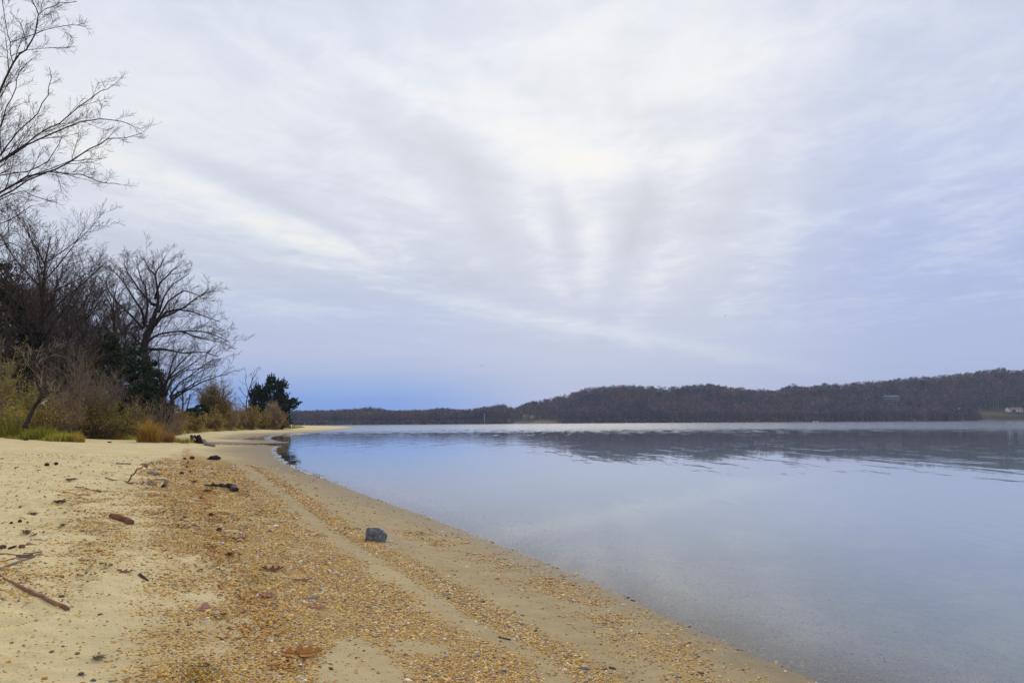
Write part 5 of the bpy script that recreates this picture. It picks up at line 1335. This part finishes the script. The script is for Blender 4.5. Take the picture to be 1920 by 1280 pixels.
fallen_leaf('slim tan leaf lying flat on the gravel, right of the dark curled one', 567, 1091, 36, R(3), SLIM, (.30, .14, .04), (.42, .22, .08), .6, 0, roll=R(25), wide=1.3)
fallen_leaf('pinkish brown leaf seen edge-on on the gravel', 501, 1121, 29, R(-3), OAK, (.34, .14, .10), (.50, .26, .19), 1.0, 0, roll=R(10))
fallen_leaf('greyish purple leaf on the gravel, above the pink pointed one', 588, 1124, 22, R(22), SLIM, (.24, .17, .20), (.36, .27, .30), .4, 0, roll=R(22), wide=2.4)
fallen_leaf('pink lobed leaf with pointed ends, below the greyish purple one', 594, 1141, 33, R(-6), OAK, (.40, .17, .10), (.55, .28, .18), .7, 0, roll=R(10), wide=.8)
fallen_leaf('small pink rounded leaf at the left border of the gravel', 384, 1143, 19, R(10), ROUND, (.42, .20, .16), (.56, .32, .26), .5, 0, roll=R(30), wide=1.6)
fallen_leaf('small brown curled leaf on the sand left of the gravel', 236, 1073, 30, R(-8), OAK, (.20, .08, .05), (.38, .19, .13), .7, 0, roll=R(6), wide=.7)
fallen_leaf('small orange leaf left of the slim tan one', 483, 1090, 13, R(4), SLIM, (.42, .18, .05), (.55, .27, .1), .5, 0, roll=R(20), wide=2)
fallen_leaf('pink scrap of leaf on the gravel above the dark curled one', 458, 1009, 18, R(40), OAK, (.36, .14, .12), (.5, .24, .2), .8, 0, roll=R(20))
fallen_leaf('long orange leaf scrap at the end of the wrack line near the bottom', 515, 1250, 26, R(14), SLIM, (.36, .15, .04), (.5, .24, .08), .7, 0, roll=R(20), wide=1.6)

# ------------------------------------------------------------------ the person at the tip of the wooded point
x, y = at_dist(547.5, 150); z = hz(x, y)
p_loc = (x, y, z)
me = bpy.data.meshes.new('person'); 
J = {'pel': (0, 0, .95), 'chest': (.0, 0, 1.30), 'neck': (.0, 0, 1.47), 'head': (.02, 0, 1.60), 'top': (.02, 0, 1.72), 'hl': (0, .08, .90), 'kl': (.02, .09, .50), 'al': (0, .09, .08), 'tl': (.17, .09, .04),
     'hr': (0, -.08, .90), 'kr': (.06, -.09, .50), 'ar': (.03, -.09, .08), 'tr': (.20, -.09, .04), 'sl': (0, .17, 1.40), 'el': (.04, .22, 1.14), 'wl': (.16, .18, .95), 'fl': (.20, .16, .88), 'sr': (0, -.17, 1.40), 'er': (.04, -.22, 1.14), 'wr': (.16, -.18, .95), 'fr': (.20, -.16, .88)}
RAD = {'pel': .14, 'chest': .155, 'neck': .06, 'head': .095, 'top': .07, 'hl': .09, 'kl': .06, 'al': .045, 'tl': .035, 'hr': .09, 'kr': .06, 'ar': .045, 'tr': .035, 'sl': .07, 'el': .05, 'wl': .035, 'fl': .03, 'sr': .07, 'er': .05, 'wr': .035, 'fr': .03}
kk = list(J); ee = [('pel', 'chest'), ('chest', 'neck'), ('neck', 'head'), ('head', 'top'), ('pel', 'hl'), ('hl', 'kl'), ('kl', 'al'), ('al', 'tl'), ('pel', 'hr'), ('hr', 'kr'), ('kr', 'ar'), ('ar', 'tr'), ('chest', 'sl'), ('sl', 'el'), ('el', 'wl'), ('wl', 'fl'), ('chest', 'sr'), ('sr', 'er'), ('er', 'wr'), ('wr', 'fr')]
me.from_pydata([J[q] for q in kk], [(kk.index(a), kk.index(b)) for a, b in ee], [])
m, t = material('clothing')
sx = t.n('ShaderNodeSeparateXYZ'); t.l(t.n('ShaderNodeTexCoord').outputs['Object'], sx.inputs[0]); zz = t.e(sx.outputs[2])
c = t.mix(zz.ss(1.00, 1.02), (.78, .76, .78, 1), (.055, .085, .16, 1)); c = t.mix(zz.ss(1.48, 1.50), c, (.42, .26, .19, 1)); c = t.mix(zz.ss(1.64, 1.66), c, (.05, .035, .03, 1))
out_pr(t, c, .85)
pe = obj('person', me, m, None, p_loc); tag(pe, 'tiny far-off person in pale trousers and dark blue jacket at the end of the point', 'person')
pe.modifiers.new('skin', 'SKIN'); 
for i, q in enumerate(kk): me.skin_vertices[0].data[i].radius = (RAD[q], RAD[q]); me.skin_vertices[0].data[i].use_root = (q == 'pel')
pe.modifiers.new('smooth', 'SUBSURF').levels = 1; pe.modifiers['smooth'].render_levels = 1

# ------------------------------------------------------------------ far shore: houses, boats, flagpole, dock
def box(x0, x1, y0, y1, z0, z1):
    V = [(x0, y0, z0), (x1, y0, z0), (x1, y1, z0), (x0, y1, z0), (x0, y0, z1), (x1, y0, z1), (x1, y1, z1), (x0, y1, z1)]
    return np.array(V, float), np.array([(0, 3, 2, 1), (4, 5, 6, 7), (0, 1, 5, 4), (1, 2, 6, 5), (2, 3, 7, 6), (3, 0, 4, 7)])
def boxo(name, args, mat, par): V, F = box(*args); return obj(name, mesh(name, V, F), mat, par)
W_white = simple('siding_white', (.62, .63, .66), (.74, .75, .78), .8); W_grey = simple('siding_grey', (.26, .26, .30), (.36, .35, .38), .8)
W_dark = simple('window_dark', (.02, .022, .03), (.03, .032, .04), 1, .3, spec=.5); W_roof = simple('roof_brown', (.22, .13, .12), (.32, .20, .17), .8); W_roof2 = simple('roof_grey', (.09, .09, .10), (.14, .13, .14), .8)
def far_root(name, label, cat, px, row, dd, group=None):
    x = (px - 960) / FPX * dd; z = CAMZ + (yhor(px) - row) / FPX * dd
    r_ = bpy.data.objects.new(name, None); col.objects.link(r_); r_.location = (x, dd, z); r_.rotation_euler = (0, 0, -math.atan2(x, dd)); tag(r_, label, cat, group); return r_
h1 = far_root('house', 'long pale grey two-storey house with balconies high in the far woods', 'house', 1668, 752.5, 1225)
boxo('wall', (-12, 12, 0, 9, -1, 6.6), W_grey, h1)
V, F = np.array([(-12.6, -1, 6.5), (12.6, -1, 6.5), (12.6, 10, 6.5), (-12.6, 10, 6.5), (-9, 4.5, 8.6), (9, 4.5, 8.6)]), None
bmv = bpy.data.meshes.new('roof'); bmv.from_pydata([tuple(v) for v in V], [], [(0, 1, 5, 4), (2, 3, 4, 5), (1, 2, 5), (3, 0, 4), (3, 2, 1, 0)]); obj('roof', bmv, W_roof2, h1)
for zf in (2.2, 5.3): boxo('balcony', (-12.2, 11.6, -1.6, -.1, zf, zf + 1.1), W_grey, h1)
for i in range(7):
    for zf in (.3, 3.5): boxo('window', (-11.2 + i * 3.3, -9.2 + i * 3.3, -.08, .06, zf, zf + 1.7), W_dark, h1)
h2 = far_root('house', 'low white house with a pinkish brown roof on the far bank at the right edge', 'house', 1898, 772.5, 1192)
boxo('wall', (-6.5, 10.5, 0, 8, -1, 3.0), W_white, h2)
bmv = bpy.data.meshes.new('roof'); bmv.from_pydata([(-7, -.6, 2.95), (11, -.6, 2.95), (11, 8.6, 2.95), (-7, 8.6, 2.95), (-5.5, 4, 6.4), (9, 4, 6.4)], [], [(0, 1, 5, 4), (2, 3, 4, 5), (1, 2, 5), (3, 0, 4), (3, 2, 1, 0)]); obj('roof', bmv, W_roof, h2)
bmv = bpy.data.meshes.new('gable_wing'); bmv.from_pydata([(-12, -3, -1), (-6.6, -3, -1), (-6.6, -3, 3.6), (-9.3, -3, 6.4), (-12, -3, 3.6), (-12, 7, -1), (-6.6, 7, -1), (-6.6, 7, 3.6), (-9.3, 7, 6.4), (-12, 7, 3.6)], [],
    [(0, 1, 2, 3, 4), (9, 8, 7, 6, 5), (0, 4, 9, 5), (1, 6, 7, 2), (2, 7, 8, 3), (4, 3, 8, 9)]); obj('gable_wing', bmv, W_white, h2)
boxo('porch_door', (-3.4, 1.4, -.06, .08, -.4, 2.5), W_dark, h2); boxo('window', (4, 5.6, -.06, .08, .8, 2.1), W_dark, h2); boxo('window', (7.4, 9, -.06, .08, .8, 2.1), W_dark, h2)
h3 = far_root('shed', 'tiny white shed in the far woods left of the low white house', 'shed', 1795, 767.5, 1190)
boxo('wall', (-2, 2, 0, 3, -1, 1.6), W_white, h3); bmv = bpy.data.meshes.new('roof'); bmv.from_pydata([(-2.3, -.3, 1.55), (2.3, -.3, 1.55), (2.3, 3.3, 1.55), (-2.3, 3.3, 1.55), (-2.3, 1.5, 2.5), (2.3, 1.5, 2.5)], [], [(0, 1, 5, 4), (2, 3, 4, 5), (1, 2, 5), (3, 0, 4), (3, 2, 1, 0)]); obj('roof', bmv, W_roof2, h3)
h4 = far_root('cottage', 'small tan cottage in the clearing where the far hill begins', 'house', 984, 784, 1178)
boxo('wall', (-2.6, 2.6, 0, 5, -1, 3.2), simple('tan_wall', (.40, .33, .20), (.5, .42, .28), 1), h4); bmv = bpy.data.meshes.new('roof'); bmv.from_pydata([(-3, -.4, 3.15), (3, -.4, 3.15), (3, 5.4, 3.15), (-3, 5.4, 3.15), (-3, 2.5, 5), (3, 2.5, 5)], [], [(0, 1, 5, 4), (2, 3, 4, 5), (1, 2, 5), (3, 0, 4), (3, 2, 1, 0)]); obj('roof', bmv, W_roof, h4)
boxo('window', (-1, 1, -.06, .06, .6, 2), W_dark, h4)
h5 = far_root('cottage', 'pink-walled cottage right of the tan one in the far clearing', 'house', 995, 784, 1176)
boxo('wall', (-3.4, 3.4, 0, 5, -1, 2.6), simple('pink_wall', (.40, .26, .20), (.5, .34, .26), 1), h5); bmv = bpy.data.meshes.new('roof'); bmv.from_pydata([(-3.8, -.4, 2.55), (3.8, -.4, 2.55), (3.8, 5.4, 2.55), (-3.8, 5.4, 2.55), (-3.8, 2.5, 4.4), (3.8, 2.5, 4.4)], [], [(0, 1, 5, 4), (2, 3, 4, 5), (1, 2, 5), (3, 0, 4), (3, 2, 1, 0)]); obj('roof', bmv, W_roof2, h5)
# boats
def boat(label, px, dd, L, cabin):
    r_ = far_root('boat', label, 'boat', px, yhor(px) + CAMZ * FPX / dd, dd, 'white boats on the far shore')
    n = 9; V = []
    for i in range(n):
        u = i / (n - 1); b = math.sin(math.pi * min(1, .18 + u * .62)) * L * .16 if u < 1 else .05; xx = (u - .5) * L
        b = L * .16 * (1 - max(0, (u - .45) / .55) ** 2.2); zt = .9 + .5 * u ** 2
        V += [(xx, -b, zt), (xx, -b * .6, .1), (xx, 0, -.25), (xx, b * .6, .1), (xx, b, zt)]
    F = [(i * 5 + j, (i + 1) * 5 + j, (i + 1) * 5 + j + 1, i * 5 + j + 1) for i in range(n - 1) for j in range(4)]
    F += [(i * 5, i * 5 + 4, (i + 1) * 5 + 4, (i + 1) * 5) for i in range(n - 1)]
    bmv = bpy.data.meshes.new('hull'); bmv.from_pydata(V, [], F + [(0, 1, 2, 3, 4)]); obj('hull', bmv, W_white, r_)
    boxo('cabin', (-L * .18, L * .12, -L * .1, L * .1, .9, .9 + cabin), W_white, r_); boxo('windscreen', (L * .12, L * .14, -L * .09, L * .09, 1.1, .8 + cabin), W_dark, r_)
boat('small white motorboat at the far shore, left of its pair', 1522.5, 1118, 3.6, .9)
boat('small white motorboat at the far shore, right of its pair', 1528.5, 1120, 3.2, 1.1)
dk = far_root('dock', 'long dark dock at the far shore under the flagpole', 'dock', 913, yhor(913) + CAMZ * FPX / 1095, 1095)
M_dock = simple('dock_wood', (.07, .05, .04), (.13, .10, .08), .5)
boxo('deck', (-7, 6, -1.2, 1.2, .55, .8), M_dock, dk)
for i in range(7): boxo('post', (-6.6 + i * 2, -6.3 + i * 2, -1.05, -.75, -2, 1.25), M_dock, dk)
fp = far_root('flagpole', 'tall thin pale pole rising at the dock on the far shore', 'pole', 907.5, yhor(907.5) + CAMZ * FPX / 1100 - .4, 1100)
V, F = tube([(0, 0, 0), (0, 0, 7), (0, 0, 14)], [.40, .34, .24], 8); obj('shaft', mesh('shaft', V, F, True), simple('pole_pale', (.42, .42, .45), (.5, .5, .53), 1), fp)
V, F = tube([(0, 0, 14), (0, 0, 14.3)], [.4, .3], 6); obj('cap', mesh('cap', V, F), W_white, fp)

# two far birds
def bird(label, px, py, dd, span, flap):
    d = ray(px, py); k = dd / d[1]
    r_ = bpy.data.objects.new('bird', None); col.objects.link(r_); r_.location = (d[0] * k, dd, CAMZ + d[2] * k); r_.rotation_euler = (0, 0, .5); tag(r_, label, 'bird', 'distant birds in the sky')
    mb = simple('plumage_%d' % px, (.10, .10, .12), (.16, .16, .18), 2)
    V, F = tube([(-.28, 0, 0), (-.14, 0, .01), (0, 0, .02), (.14, 0, .02), (.24, 0, .04), (.30, 0, .04)], [.02, .05, .075, .06, .035, .008], 8); obj('body', mesh('body', V, F, True), mb, r_)
    for s in (-1, 1):
        V = [(.12, s * .04, .03), (-.10, s * .04, .03), (.10, s * span * .28, flap), (-.12, s * span * .26, flap), (-.06, s * span * .5, flap * .6), (.03, s * span * .46, flap * .7)]
        bmv = bpy.data.meshes.new('wing'); bmv.from_pydata(V, [], [(0, 1, 3, 2), (2, 3, 4, 5)]); o = obj('wing', bmv, mb, r_); o.modifiers.new('thickness', 'SOLIDIFY').thickness = .02
bird('tiny bird high over the water, right of the middle', 1360, 592, 300, 1.1, .22)
bird('tiny bird low in the sky above the far shore, left of the middle', 904, 686, 260, 1.1, .12)

# ------------------------------------------------------------------ air
hzm, t = material('haze')
pv = t.n('ShaderNodeVolumePrincipled'); pv.inputs['Color'].default_value = (.62, .72, 1.0, 1); pv.inputs['Density'].default_value = .00013; pv.inputs['Anisotropy'].default_value = .0
o = t.n('ShaderNodeOutputMaterial'); t.l(pv.outputs[0], o.inputs['Volume'])
V, F = box(-4600, 4600, -2300, 2300, -4.2, 130)
hb = obj('haze', mesh('haze', V, F), hzm); tag(hb, kind='stuff')
